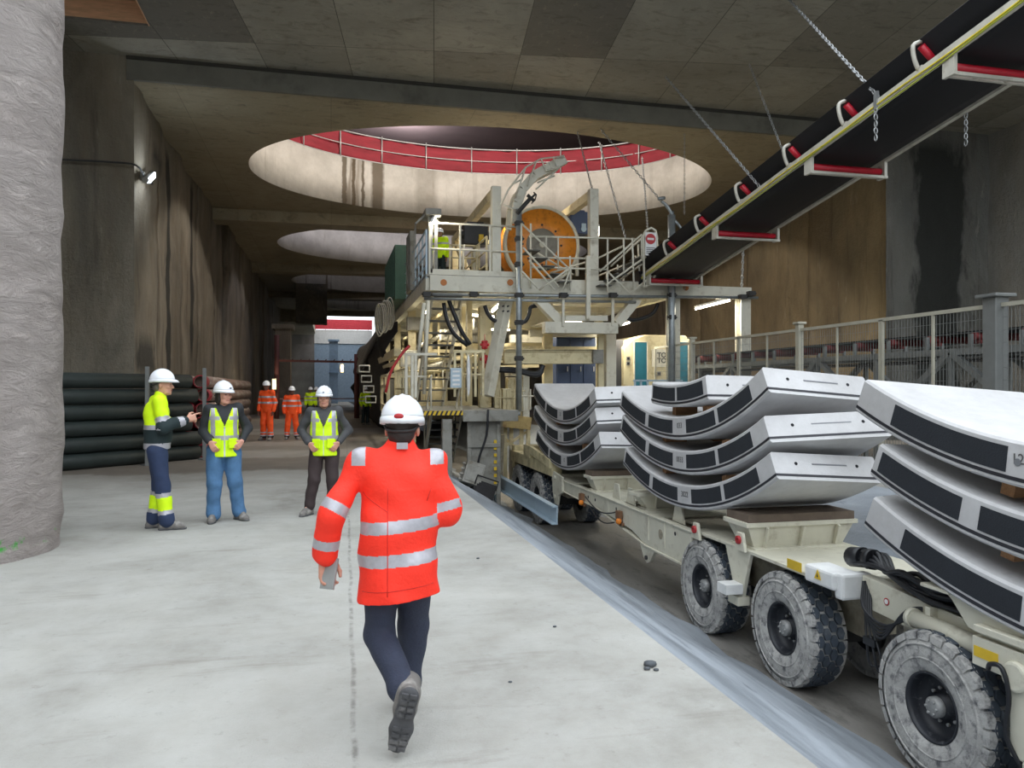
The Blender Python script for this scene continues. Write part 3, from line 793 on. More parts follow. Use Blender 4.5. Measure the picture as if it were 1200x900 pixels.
b.tube((XC-.40,6.80,-.03),(XC-.40,6.62,0.0),.10,16); b.tube((XC-.40,6.55,.0),(XC-.40,6.47,.01),.10,16)
PN('hose_bundle',b,M_blk,0)
b=MB()
for k in range(5):
    pts=[(XC-.50+.02*k,6.5,-.2),(XC-.58,6.4-.03*k,-.42-.03*k),(XC-.60,6.1,-.5-.03*k),(XC-.56,5.85,-.38+.02*k),(XC-.4,5.7,-.25)]
    b.path(smooth(pts,5),.014,6)
for k in range(3):
    pts=[(XC-.52,6.45,-.45),(XC-.58,6.35-.08*k,-.75),(XC-.56,6.3-.1*k,-.95-.03*k),(XC-.45,6.1,-.85)]; b.path(smooth(pts,5),.012,6)
b.box((XC-.56,6.3,-.72),(.08,.16,.07))
PN('loose_hose',b,M_blk,0)
b=MB(); b.lathe([(.0,0),(.18,.0),(.2,.06),(.2,.35),(.16,.42),(0,.42)],(XC-.25,5.95,-.80),(1,0,0),24); b.lathe([(.13,-.01),(.13,0.02),(0,.03)],(XC-.25,5.95,-.80),(1,0,0),24,mi=1)
PN('drive_housing',b,[M_creamD,M_hole],0)
# ================= tunnelling machine back-up gantry =================
M_gs=mat('pale_gantry_steel',(206,202,186),.55,var=.08,scale=2,dirt=((150,138,112),3,.55,.8))
M_gy=mat('lamplit_cream_steel',(206,194,156),.55,var=.1,scale=2,dirt=((140,118,76),3,.52,.78))  # gantry cream with the yellow lamp light put into its colour
M_gg=mat('galvanised_scaffold',(150,156,158),.4,metal=.55,var=.15,scale=6)
M_grey=mat('mid_grey_steel',(136,134,126),.6,var=.15,scale=3,dirt=((96,88,74),3,.5,.75))
M_grate=mat('dark_step_grating',(92,92,88),.7)
M_org=mat('orange_reel_paint',(214,134,40),.45,var=.15,scale=3,dirt=((168,96,30),5,.5,.7))
M_navy=mat('navy_cabinet_paint',(50,66,98),.45)
M_teal=mat('teal_door_paint',(28,104,122),.45)
M_grn=mat('green_container',(64,98,84),.6)
M_lbl=mat('pale_blue_steel',(170,188,200),.45,var=.06)
M_netm=mat('black_net_sheet',(34,32,32),.85,var=.3,scale=5,bump=.6,bscale=8)
M_tube=emit('lamp_tube_glow',(255,244,214),14)
GB=(7.2,30,ZT)
gan=empty('backup_gantry',GB,label='cream steel two-deck machine gantry with stairs and railings standing over the trench',cat='gantry')
def G(name,mb,m,bevel=0,parent=None): return mb.build(name,m,parent or gan,GB,bevel)
ZD=4.79; XL,XR=2.62,9.86
YG=21.0; YEND=46
# main deck frame
b=MB(); b.bar((XL,YG,4.56),(XR,YG,4.56),.22,.42); G('front_beam',b,M_gs,.01)
b=MB(); b.bar((XR,YG,4.56),(12.35,YG,4.56),.22,.32); G('front_beam',b,M_gs,.01)
for x in(XL,6.2,XR): b=MB(); b.bar((x,YG,4.54),(x,YEND,4.54),.2,.36); G('side_beam',b,M_gs)
b=MB()
for k in range(1,14): b.bar((XL,YG+k*1.85,4.56),(XR,YG+k*1.85,4.56),.12,.24)
G('cross_beams',b,M_gs)
b=MB(); b.b2((XL-.1,YG-.1,4.74),(5.2,YEND,4.79)); b.b2((7.9,YG-.1,4.74),(XR,YEND,4.79)); b.b2((5.2,25.5,4.74),(7.9,YEND,4.79)); G('deck_plate',b,M_grey)
for u in(520,598,804):
    p=onY(u,331 if u<700 else 337,20.88); b=MB(); b.tube(p,p+Vector((0,.03,0)),.09,14); G('orange_cap',b,mat('orange_primer',(176,110,60),.7))
# columns
b=MB(); b.ibeam((12.15,YG+.05,0),(12.15,YG+.05,4.4),.32,.36,.03,(0,1,0)); b.b2((11.9,YG-.2,0),(12.4,YG+.3,.04)); G('column',b,M_gs)
b=MB(); b.ibeam((9.88,YG+.1,0),(9.88,YG+.1,4.4),.3,.34,.03,(0,1,0)); b.b2((9.6,YG-.15,0),(10.15,YG+.35,.04)); G('column',b,M_gs)
for y in(27,33,39,45):
    for x in(2.75,9.66): 
        b=MB(); b.bar((x,y,0 if x>3 else -.3),(x,y,4.4),.26); G('column',b,M_gy)
# leaning brace at the left of the machine bay
b=MB(); b.bar(onY(593,352,YG+.2),onY(571,464,YG-.2),.30,.26); G('raking_brace',b,M_gs,.01)
for u,v in((592,362),(573,456)): 
    p=onY(u,v,YG-.1); b=MB(); [b.tube(p+Vector((dx,-.12,dz)),p+Vector((dx,.0,dz)),.025,8) for dx in(-.07,.07) for dz in(-.07,.07)]; G('brace_bolts',b,M_dk)
# portal posts with rails running back
for ul,v in((581,219),(695,222)):
    p=onY(ul,v,YG+.1); b=MB(); b.bar((p.x,p.y,ZD-.2),(p.x,p.y,p.z),.26,.24); G('portal_post',b,M_gs,.01)
    b=MB(); b.bar((p.x,p.y,p.z-.14),(p.x,28.5,p.z-.14),.2,.26); b.bar((p.x,24.2,ZD),(p.x,28.3,p.z-.2),.16); G('rail_beam',b,M_gy,.01)
    b=MB(); b.bar((p.x,28.4,ZD),(p.x,28.4,p.z),.22); G('portal_post',b,M_gy)
b=MB(); b.bar((4.4,28.4,7.2),(7.5,28.4,7.2),.2); G('portal_header',b,M_gy)
# railings
def railing(a,c,h=1.15,n=4,mid=2,r=.028,toe=True,m=None,name='railing'):
    a=Vector(a); c=Vector(c); b=MB(); up=Vector((0,0,h))
    for i in range(n+1):
        p=a.lerp(c,i/n); b.bar(p,p+up,.05,.05)
    for k in range(mid+1): b.tube(a+up*((k+1)/(mid+1)),c+up*((k+1)/(mid+1)),r,8)
    if toe: b.bar(a+Vector((0,0,.08)),c+Vector((0,0,.08)),.02,.15)
    return G(name,b,m or M_gs)
railing((XL,YG-.05,ZD),(5.15,YG-.05,ZD),1.42,3,1)
railing((XL-.08,YG,ZD-.1),(XL-.08,34,ZD-.1),1.32,14,3,m=M_lbl)
railing((XL-.08,34,ZD-.1),(XL-.08,46,ZD-.1),1.25,10,2,m=M_gy)
railing((4.3,YG+.4,ZD),(4.3,26,ZD),1.2,4,2,m=M_gy); railing((3.4,22.4,ZD),(4.2,22.4,ZD),1.1,2,2,m=M_gy)
railing((7.95,25,ZD),(7.95,40,ZD),1.15,9,1); railing((XR,25,ZD),(XR,40,ZD),1.15,9,1)
def bars(name,L,Y,r=.028,m=None,sq=False,base=None):
    b=MB()
    for (u0,v0,u1,v1) in L:
        p,q=onY(u0,v0,Y),onY(u1,v1,Y)
        b.bar(p,q,r*2,r*2) if sq else b.tube(p,q,r,8)
    return G(name,b,m or M_gs)
# central cage round the reel: rails, posts, sloping stair rails
bars('railing',[(620,277,745,280),(620,302,690,303),(622,313,712,316),(622,262,622,338),(668,300,668,340),(654,277,654,316),(712,280,712,330),(640,277,640,316)],YG-.25)
bars('stair_rail',[(611,262,668,316),(613,290,655,336),(620,305,650,340),(632,340,668,314),(611,262,611,338),(668,316,660,340),(612,318,630,338)],YG-.5)
bars('stair_rail',[(622,292,672,322),(645,320,694,305),(694,306,731,288)],YG+.4)
bars('stair_rail',[(703,318,752,275),(710,334,757,301),(731,279,731,318),(741,279,743,340),(752,275,752,306),(712,318,738,344),(712,318,712,342),(738,344,766,322)],YG-.5)
bars('stair_rail',[(716,312,760,272),(724,330,766,300),(724,310,724,340),(748,286,750,338),(744,300,763,318)],YG+.3)
b=MB()
for k in range(6): 
    p=onY(705+k*9,336-k*6.5,YG-.1); b.box(p,(.36,.7,.03))
G('stair_tread',b,M_grate)
b=MB()
for k in range(5):
    p=onY(622+k*9,296+k*9,YG-.1); b.box(p,(.34,.8,.03))
G('stair_tread',b,M_grate)
# notice board with red no-entry disc
b=MB()
fr_=[(755,336),(754,276),(757,270),(763,267),(768,270),(770,277),(770,318),(765,328),(757,336)]
b.path([onY(u,v,YG-.55) for u,v in fr_],.035,8,closed=True); G('board_frame',b,M_gs)
sg=MB(); p0,p1=onY(756,272,YG-.6),onY(769,300,YG-.6)
sg.b2((p0.x,YG-.62,p1.z),(p1.x,YG-.60,p0.z)); so=G('notice_board',sg,M_wht,.02)
c=onY(762.5,280,YG-.63); b=MB(); b.tube(c,c+Vector((0,.015,0)),.15,28); d=G('no_entry_disc',b,M_red,parent=so)
d=MB(); d.b2((c.x-.10,c.y-.004,c.z-.03),(c.x+.10,c.y+.006,c.z+.03)); G('no_entry_bar',d,M_wht,parent=so)
b=MB(); 
for k in range(4): b.b2((c.x-.13,c.y+.004,c.z-.24-k*.05),(c.x+.13-.05*(k%2),c.y+.012,c.z-.262-k*.05))
G('notice_lines',b,M_mark,parent=so)
# raised gangway arm
b=MB(); pts=[onY(u,v,YG-.1) for u,v in((604,262),(606,238),(612,222),(626,206),(644,196),(662,187))]
for i in range(len(pts)-1): b.bar(pts[i],pts[i+1],.26,.20,(0,1,0))
G('gangway_arm',b,M_gs,.01)
b=MB()
for i in range(len(pts)-1): b.bar(pts[i]+Vector((0,.9,0)),pts[i+1]+Vector((0,.9,0)),.16,.14,(0,1,0))
for p in pts[1:]: b.bar(p,p+Vector((0,.9,0)),.05)
G('gangway_arm',b,M_gs)
bars('gangway_rail',[(587,240,596,222),(596,222,616,196),(616,196,634,186),(634,186,661,183),(604,232,616,196),(618,218,628,190),(634,186,640,200),(648,184,652,194),(590,240,606,246),(612,210,600,216),(640,200,656,196),(630,214,650,206),(628,222,656,196)],YG-.3,.024)
b=MB()
p=onY(606,250,YG-.5); q=onY(622,232,YG-.5); b.tube(p,q,.06,10); b.tube(q+Vector((-.1,0,.08)),q+Vector((.1,0,-.08)),.05,8); b.tube(q+Vector((-.05,0,-.06)),q+Vector((.14,0,.12)),.03,8); b.path([q+Vector((.02,0,-.15)),q+Vector((.12,0,-.05)),q+Vector((.16,0,.1)),q+Vector((.08,0,.16))],.02,6); G('winch_handle',b,M_dk)
# scaffold tubes
YS2=YG-.28
b=MB(); b.tube(onY(497,345,YS2),onY(888,349,YS2),.045,10); b.tube(onY(497,350,YS2+.08),onY(745,354,YS2+.08),.04,10); G('scaffold_tube',b,M_gg)
p,q=onY(608,245,YS2-.1),onY(608,482,YS2-.1); b=MB(); b.tube(p,q,.085,14); b.tube((q.x,q.y,q.z-.12),q,.05,10); G('scaffold_pole',b,M_gg)
p,q=onY(787,252,YS2-.1),onY(787,350,YS2-.1); b=MB(); b.tube(p,(q.x,q.y,0),.11,16); b.tube(p,p+Vector((0,0,.1)),.07,10); G('scaffold_pole',b,M_gg)
b=MB(); t=[onY(u,v,YS2-.15) for u,v in((789,256),(784,245),(779,239),(775,236))]; b.path(smooth(t,3),.05,8); 
t=[onY(u,v,YS2-.15) for u,v in((790,258),(797,266),(802,275),(803,284))]; b.path(smooth(t,3),.045,8)
b.tube(onY(771,233,YS2-.2),onY(779,232,YS2-.2),.05,8); G('pole_hook',b,M_gg)
for u,v in((608,262),(608,280),(608,310),(608,346),(608,378),(608,420),(787,346),(787,312),(787,372),(660,346),(718,346),(555,345),(500,345),(870,348),(880,344)):
    p=onY(u,v,YS2-.1); b=MB(); b.box(p,(.2,.2,.13)); b.tube(p+Vector((-.14,-.05,0)),p+Vector((.14,-.05,0)),.03,8); G('tube_clamp',b,M_dk)
# hanging working platform in the middle
b=MB(); p,q=onY(637,384,YG-.1),onY(722,385,YG-.1); b.bar(p,q,.35,.32); b.bar(p+Vector((0,1.6,0)),q+Vector((0,1.6,0)),.2,.3); b.b2((p.x,YG-.1,p.z+.12),(q.x,YG+1.6,p.z+.17)); b.bar(onY(662,373,YG-.2),onY(712,373,YG-.2),.06,.16); G('hanging_platform',b,M_gs,.01)
for a,c in(((629,350),(658,380)),((746,350),(722,380))):
    b=MB(); b.bar(onY(*a,YG),onY(*c,YG),.34,.26); G('hanger_plate',b,M_gs,.01)
bars('hanger_post',[(660,344,660,382),(718,344,718,382)],YG-.3,.035,sq=True); bars('hanger_post',[(689,300,689,374)],YG-.3,.06,sq=True)
# ladder stair from the landing to the deck
def stair(a,c,w,n,name='stair',m=M_gs,rail=True):
    """a bottom centre, c top centre (world); treads level, strings at both sides"""
    a=Vector(a); c=Vector(c); d=(c-a); side=Vector((-d.y,d.x,0)).normalized()*w/2
    for s in(-1,1):
        b=MB(); b.bar(a+side*s,c+side*s,.05,.2); G(name+'_string',b,m)
        if rail:
            b=MB(); up=Vector((0,0,.95)); b.tube(a+side*s+up,c+side*s+up,.025,8)
            for t in(.05,.5,.95): b.tube(a.lerp(c,t)+side*s,a.lerp(c,t)+side*s+up,.022,8)
            G(name+'_handrail',b,m)
    f=Vector((d.x,d.y,0)).normalized()
    M=Matrix((( -f.y,f.x,0),(f.x,f.y,0),(0,0,1))).transposed()
    for i in range(n):
        b=MB(); b.box(a.lerp(c,(i+.5)/n),(w,.26,.045),M=M); G(name+'_tread',b,M_grate)
ZL=1.12
stair((2.95,23.8,ZL),(3.25,21.4,ZD),.85,11)
stair((2.95,21.6,-.35),(2.95,20.0,ZL-.05),.8,7)
bars('handrail',[(497,355,490,418),(502,352,497,462)],YG-.6,.05,M_gs)
# landing
b=MB(); b.b2((1.95,18.7,ZL-.05),(4.45,24.5,ZL)); G('landing_plate',b,M_grey)
b=MB(); b.b2((3.15,18.62,ZL-.26),(4.55,18.72,ZL+.02)); b.b2((1.95,24.4,ZL-.2),(4.5,24.5,ZL)); b.b2((4.4,18.7,ZL-.24),(4.5,24.5,ZL)); G('landing_beam',b,M_grey,.01)
b=MB(); b.b2((2.1,18.63,ZL-.1),(3.15,18.70,ZL+.01)); e=G('landing_edge',b,M_yel); 
b=MB()
for k in range(9): x=2.12+k*.115; b.add([(x,18.626,ZL-.1),(x+.05,18.626,ZL-.1),(x+.10,18.626,ZL+.01),(x+.05,18.626,ZL+.01),(x,18.64,ZL-.1),(x+.05,18.64,ZL-.1),(x+.10,18.64,ZL+.01),(x+.05,18.64,ZL+.01)],[(0,1,2,3),(7,6,5,4),(0,3,7,4),(1,5,6,2)])
G('hazard_stripes',b,M_dk,parent=e)
b=MB(); b.bar((2.78,18.85,-.5),(2.78,18.85,ZL-.2),.24); G('landing_leg',b,M_grey,.01)
b=MB(); b.b2((3.35,18.9,-1.0),(4.1,18.96,ZL-.2)); b.bar((3.35,18.9,-1.0),(3.35,18.9,ZL-.2),.1); b.bar((4.1,18.9,-1.3),(4.1,18.9,ZL-.2),.1); b.bar((3.3,18.86,.25),(4.15,18.86,.25),.06,.1); G('landing_leg_plate',b,M_grey,.01)
b=MB()
for k in range(8): z=.3-k*.17; b.b2((3.98,18.86,z),(4.05,18.895,z+.08))
G('hazard_stripes',b,M_yel)
railing((2.0,24.4,ZL),(4.4,24.4,ZL),1.1,6,1,m=M_gy); railing((1.98,20.9,ZL),(1.98,24.3,ZL),1.1,4,1,m=M_gy)
b=MB(); 
for u in(476,483,487): b.bar(onY(u,414,19.6),onY(u,466,19.6),.07)
b.bar(onY(473,415,19.6),onY(512,415,19.6),.06); b.bar(onY(475,441,19.6),onY(500,441,19.6),.04)
G('landing_railing',b,M_gs)
b=MB()
for u in(533,541,548,557,566): b.bar(onY(u,412,19.8),onY(u,465,19.8),.06)
b.bar(onY(531,412,19.8),onY(568,412,19.8),.07); b.bar(onY(531,438,19.8),onY(568,439,19.8),.04); G('landing_railing',b,M_gy)
p=onY(549,440,19.5); b=MB(); b.ell(p,(.05,.05,.55),12); G('signal_pole',b,M_wht)
p=onY(534,443,19.2); b=MB(); b.box(p,(.28,.12,.5)); o_=G('control_box',b,M_lbl,.01); b=MB(); [b.b2((p.x-.09,p.y-.07,p.z+.14-k*.11),(p.x+.09,p.y-.058,p.z+.19-k*.11)) for k in range(4)]; G('box_label',b,M_wht,parent=o_)
# low beam, machine bay columns and pipework
b=MB(); b.ibeam(onY(590,418,YG+.4),onY(694,418,YG+.4),.3,.42,.05); b.bar(onY(590,411,YG+.4),onY(694,411,YG+.4),.3,.06); b.bar(onY(590,418,YG+.42),onY(694,418,YG+.42),.2,.36); G('lower_crossbeam',b,M_gy,.01)
p=onY(699,418,YG+.35); b=MB(); b.box(p,(.32,.36,.40)); G('beam_end_cap',b,M_grey,.01)
for u0,u1,v0,v1,Y,m in((700,707,392,470,YG+.5,M_gy),(708,721,392,470,YG+.9,M_gs),(561,575,360,480,YG+1.0,M_gy),(636,647,390,450,YG+1.4,M_gy),(579,586,432,500,YG+.6,M_gy),(612,620,440,500,YG+.8,M_gs)):
    a=onY((u0+u1)/2,v0,Y); c=onY((u0+u1)/2,v1,Y); w=(u1-u0)*Y/F
    b=MB(); b.bar(a,c,w,w*.9); G('bay_column',b,m,.01)
b=MB(); b.bar(onY(596,368,YG+1.5),onY(645,372,YG+1.5),.3,.85); G('service_duct',b,M_gy,.01)
b=MB(); b.bar(onY(598,397,YG+3),onY(650,397,YG+3),.3,.25); b.bar(onY(598,350,YG+1.6),onY(700,352,YG+1.6),.3,.2); G('service_duct',b,M_gs)
for u,v,w,h,Y,m in((601,462,14,40,YG+.9,M_gy),(592,470,10,30,YG+.7,M_gy),(611,468,9,28,YG+.9,M_gs),(604,436,22,10,YG+1.2,M_gs)):
    p=onY(u,v,Y); b=MB(); b.box(p,(w*Y/F*1.0,.5,h*Y/F)); 
    for k in range(3): b.tube(p+Vector((-.2+.2*k,-.26,-h*Y/F*.45)),p+Vector((-.2+.2*k,-.26,h*Y/F*.45)),.03,8)
    b.tube(p+Vector((-.3,-.3,.1)),p+Vector((.3,-.3,.1)),.02,6)
    G('valve_block',b,m,.01)
b=MB(); p,q=onY(578,492,YG+.2),onY(620,496,YG+.2); b.bar(p,q,.5,.35); G('rusty_sill',b,mat('rusty_yellow_steel',(168,146,96),.7,var=.2,dirt=((110,74,40),4,.5,.7)),.01)
b=MB()
for u in(581,592,599,611,619): b.bar(onY(u,499,YG+.3),(onY(u,499,YG+.3).x,YG+.3,-1.2),.1)
b.bar(onY(581,530,YG+.3),onY(619,505,YG+.3),.07); b.bar(onY(581,506,YG+.5),onY(619,535,YG+.5),.07); G('sill_legs',b,M_gy)
for v in(404,421):
    p=onY(568,v,YG+.2); b=MB()
    for i in range(6): a=2*pi*i/6; b.ell(p+Vector((.09*math.cos(a),0,.09*math.sin(a))),(.05,.05,.05),8)
    b.tube(p+Vector((0,-.05,0)),p+Vector((0,.1,0)),.06,10); b.tube(p+Vector((0,0,-.25)),p+Vector((0,0,.3)),.012,6); G('red_valve',b,M_red)
# channel guide beam in front of the far wheels
a,c=Vector((4.32,20.4,-.76)),onX(653,604,4.32)
b=MB(); x,y,d=frame(c-a)
b.bar(a,c,.02,.34); b.bar(a+Vector((-.05,0,.17)),c+Vector((-.05,0,.17)),.12,.025); b.bar(a+Vector((-.05,0,-.17)),c+Vector((-.05,0,-.17)),.12,.025); b.bar((4.32,20.4,-1.5),(4.32,20.4,-.5),.12)
G('guide_channel',b,M_lbl)
b=MB(); b.bar((4.4,20.3,-.9),(4.4,20.3,.8),.14,.5); b.box((4.25,20.0,.05),(.5,.06,.8),M=Matrix.Rotation(.3,3,'X')@Matrix.Rotation(.3,3,'Z')); G('deflector_plate',b,M_creamD)
# second cross frames, side walkways and pipes running back under the deck
rr=random.Random(11)
for i in range(12):
    y=22.5+i*1.9; x=3.5+rr.uniform(0,1.1)
    b=MB(); b.bar((x,y,ZL+rr.uniform(-.4,.6)),(x,y,4.3),rr.uniform(.06,.16)); b.bar((x,y,2.9+rr.uniform(-.5,.5)),(8.2,y,2.9+rr.uniform(-.5,.5)),.12); G('inner_frame',b,M_gy)
for i in range(9):
    x=3.3+rr.uniform(0,1.5); z=rr.uniform(1.6,4.1); b=MB(); b.tube((x,22+rr.uniform(0,2),z),(x,44,z),rr.uniform(.04,.11),10); G('service_pipe',b,(M_gs,M_gy,M_grey)[i%3])
for i in range(7):
    p=onY(470+rr.uniform(0,95),rr.uniform(365,460),24+rr.uniform(0,3)); b=MB(); w=rr.uniform(.3,.7); h=rr.uniform(.3,.9); b.box(p,(w,.4,h)); b.box(p+Vector((0,-.21,0)),(w*.8,.02,h*.8)); G('equipment_box',b,(M_gs,M_gy,M_grey)[i%3],.01)
# black hoses drooping below the deck
for P_ in([(568,358),(572,368),(580,376),(588,374),(593,364),(594,354)],[(610,378),(616,376),(620,368),(622,360),(630,358)],[(733,372),(742,375),(756,372),(766,366),(771,356)],[(585,432),(605,433),(622,437),(632,436),(637,428)],[(585,434),(608,436),(626,440),(634,437),(636,428)],[(520,355),(524,375),(533,392),(548,405)],[(526,352),(534,372),(542,390),(551,404)]):
    b=MB(); b.path(smooth([onY(u,v,YG+.15) for u,v in P_],4),.06,8); G('drooping_hose',b,M_blk)
b=MB(); b.path(smooth([onY(u,v,19.4) for u,v in((480,405),(470,416),(458,436),(452,460))],4),.035,8); G('red_hose',b,M_red)
b=MB(); b.path(smooth([onY(u,v,18.4) for u,v in((572,480),(570,510),(562,535),(559,552))],4),.03,8); G('drooping_hose',b,M_blk)
# left flank, further back: mid-level walkway frame, coiled hoses, black netting
b=MB()
for x in(2.0,):
    b.bar((x,24,2.8),(x,34,2.8),.2,.25); b.bar((x,24,2.5),(x,34,2.5),.08,.12)
G('walkway_beam',b,M_gy)
b=MB()
for y in(24.5,27.5): b.bar((1.75,y,.9),(1.75,y,2.1),.1); 
for z in(2.1,1.75,1.1): b.bar((1.75,24.5,z),(1.75,27.5,z),.08)
for y in(24.5,27.5): b.bar((1.75,y,.9),(2.4,y,.3),.09); b.bar((1.75,y,2.1),(2.6,y,2.1),.08)
G('bracket_frame',b,M_gy)
for k in range(4):
    p=onY(427+2.5*k,432+12*k,25); b=MB(); b.path([p+Vector((dx,0,dz)) for dx,dz in((-.16,-.1),(.16,-.1),(.16,.1),(-.16,.1))],.03,6,closed=True); G('cable_hanger',b,M_gs)
c=onY(449,376,27); b=MB()
for k in range(7): b.path([c+Vector((.06*k-.15+.14*math.cos(t*2*pi/28),-.3+.02*k,(.55-.04*(k%3))*math.sin(t*2*pi/28)+.04*k)) for t in range(28)],.028,6,closed=True)
G('coiled_hose',b,M_grey)
b=MB(); vs=[];fs=[]
ny=24;nz=12
for j in range(ny+1):
    for k in range(nz+1):
        y=28+j*1.5; z=-.1+ (4.2-.02*j)*k/nz
        vs.append((2.15-.35*math.sin(pi*k/nz)+mnoise.noise((y*.8,z*1.4,2))*.45,y,z))
for j in range(ny):
    for k in range(nz): a=j*(nz+1)+k; fs.append((a,a+1,a+nz+2,a+nz+1))
b.add(vs,fs,0,True); o_=G('net_sheeting',b,M_netm); sm=o_.modifiers.new('s','SOLIDIFY'); sm.thickness=.03
b=MB()
for i in range(5): b.path(smooth([(2.3+.1*i,30+i*2,4.4),(1.9+.05*i,33+i*2,4.0),(1.6,37+i*2,3.2+.15*i),(1.5,44+i,2.6)],5),.13,8)
G('bundled_duct',b,mat('grey_flexible_duct',(150,150,150),.7))
b=MB(); b.b2((2.6,46,-.2),(9.6,62,3.9)); b.b2((3,46,3.9),(9,70,4.6)); G('rear_machine_body',b,mat('brownish_machine_grey',(100,92,76),.8,var=.3,scale=1.5,dirt=((60,52,44),1.2,.45,.6)))  # plain brownish grey with darker mottling
# lamp canopy at the top-left corner
b=MB(); b.bar(onY(487,262,YG),onY(499,251,YG),.05); b.bar(onY(487,262,YG+.7),onY(499,251,YG+.7),.05); b.bar(onY(487,262,YG),onY(487,262,YG+.7),.05); b.bar(onY(487,262,YG+.7),(onY(487,262,YG).x,YG+.7,ZD),.05); b.b2(onY(499,251,YG-.3),onY(512,253,YG+.6)); b.bar(onY(504,253,YG),onY(504,320,YG),.12); b.bar(onY(511,258,YG),onY(511,320,YG),.08); G('canopy_frame',b,M_grey)
def tube_lamp(name,a,c,power,parent=None,lab=None,r=.035,col_=(1,.92,.76)):
    a=Vector(a); c=Vector(c); b=MB(); b.tube(a,c,r,10); g=M_tube
    root=MB(); root.bar(a+Vector((0,0,.07)),c+Vector((0,0,.07)),.12,.06); 
    base=(a+c)/2
    ho=root.build('strip_lamp',M_wht,None,base)
    q=b.build('lamp_tube',g,ho,base)
    tag(ho,lab,'lamp','fluorescent strip lamps on the gantry')
    L=bpy.data.lights.new('strip_light','AREA'); L.energy=power; L.color=col_; L.shape='RECTANGLE'; L.size=(c-a).length; L.size_y=.12
    o=bpy.data.objects.new('strip_light',L); col.objects.link(o); o.location=base-Vector((0,0,.08))
    dx=(c-a).normalized(); zz_=Vector((0,0,1)); zz_=(zz_-dx*zz_.dot(dx)).normalized(); yy=zz_.cross(dx)
    o.rotation_euler=Matrix((dx,yy,zz_)).transposed().to_euler()
    return ho
tube_lamp('l',onY(815,362,YG+1.2),onY(855,352,YG+1.2),120,lab='bright strip lamp hanging under the beam right of the white cabin')
tube_lamp('l',onY(839,349,YG+.1),onY(856,349,YG+.1),40,lab='short strip lamp fixed along the underside of the right front beam')
tube_lamp('l',onY(577,365,YG+2.5),onY(587,356,YG+1.6),80,lab='strip lamp glowing behind the raking brace')
tube_lamp('l',onY(723,382,YG+1),onY(737,378,YG+1.8),90,lab='strip lamp beside the drooping black hose above the cabin')
tube_lamp('l',onY(505,264,YG-.1),onY(510,253,YG-.1),50,lab='small strip lamp on the canopy at the deck corner',r=.05)
tube_lamp('l',onY(700,276,YG+1),onY(700,266,YG+1),30,lab='small lamp on the post right of the orange reel',r=.05)
tube_lamp('l',(4.6,26,4.2),(5.6,26.6,4.2),110,lab='strip lamp deep under the deck behind the stair')
tube_lamp('l',(8,27,4.1),(9,27,4.1),110,lab='strip lamp under the deck behind the white cabin')
tube_lamp('l',(6.2,31,4.1),(7.2,31,4.1),110,lab='strip lamp deep inside the machine bay')
for y in(24,30,36,42): tube_lamp('l',(3.0,y,4.15),(3.0,y+1.2,4.15),50,lab='strip lamp under the left deck edge')
for y in(23.5,27): point('deck_work_lamp',(5.6,y,7.0),60,(1,.88,.66),.1)

# hose reel
c=onY(635,287,23.0)
reel=empty('cable_reel',(c.x,c.y,ZD),label='big orange cable reel with grey hub on the upper deck',cat='cable reel')
rb=(c.x,c.y,ZD)
b=MB(); b.lathe([(.0,0),(.50,0),(.505,-.04)],c,(0,1,0),48,mi=1); b.lathe([(.5,-.01),(1.12,-.01),(1.12,.10),(.45,.10)],c,(0,1,0),64); o1=b.build('flange',[M_org,M_grey],reel,rb)
b=MB(); b.lathe([(1.12,-.04),(1.22,-.04),(1.22,.14),(1.12,.14),(1.12,-.04)],c,(0,1,0),64); b.build('flange_rim',M_gs,reel,rb)
b=MB(); b.lathe([(.85,.1),(.85,.9)],c,(0,1,0),48)
for k in range(9): b.path([c+Vector((.9*math.cos(t*2*pi/40),.14+.085*k,.9*math.sin(t*2*pi/40))) for t in range(40)],.045,6,closed=True)
b.build('wound_cable',M_blk,reel,rb)
b=MB(); b.lathe([(.45,.9),(1.12,.9),(1.2,.92),(1.2,1.0),(.0,1.0)],c,(0,1,0),48); b.build('flange',M_org,reel,rb)
b=MB(); b.tube(c+Vector((0,-.08,0)),c+Vector((0,1.2,0)),.09,16)
b.bar(c+Vector((0,.5,0)),(c.x,c.y+.5,ZD),.2,.6)
for s in(-1,1): b.bar(c+Vector((0,1.08,0)),(c.x+s*.9,c.y+1.1,ZD),.14); b.bar((c.x+s*.9,c.y-.3,ZD+.06),(c.x+s*.9,c.y+1.3,ZD+.06),.14,.12)
b.build('reel_stand',M_gs,reel,rb)
b=MB()
for i in range(8): a=2*pi*i/8; b.tube(c+Vector((.62*math.cos(a),-.03,.62*math.sin(a))),c+Vector((.62*math.cos(a),0,.62*math.sin(a))),.035,8)
b.build('flange_bolt',M_dk,reel,rb)
# hoist and drive units on deck
def unit(name,u,v,Y,w,h,dz,m,m2,label,cat):
    p=onY(u,v,Y); base=(p.x,Y,p.z-h/2)
    r=empty(name,base,label=label,cat=cat)
    b=MB(); b.box(p,(w,.6,h)); b.box(p+Vector((0,0,h/2)),(w*.7,.4,h*.2)); b.tube(p+Vector((-w*.6,-.1,0)),p+Vector((w*.6,-.1,0)),h*.22,12); b.build('housing',m,r,base,.02)
    b=MB(); b.tube(p+Vector((w*.2,-.35,-h*.3)),p+Vector((w*.2,-.3,-h*.3)),.09,12); b.box(p+Vector((w*.2,-.33,-h*.15)),(.14,.05,.14)); b.build('cover',m2,r,base)
    b=MB(); b.bar((p.x,Y,p.z-h/2),(p.x,Y,p.z-h/2-dz),.1) if dz else b.tube(p,p+Vector((0,0,.6)),.02,6); b.build('mount',M_gs,r,base)
    return r
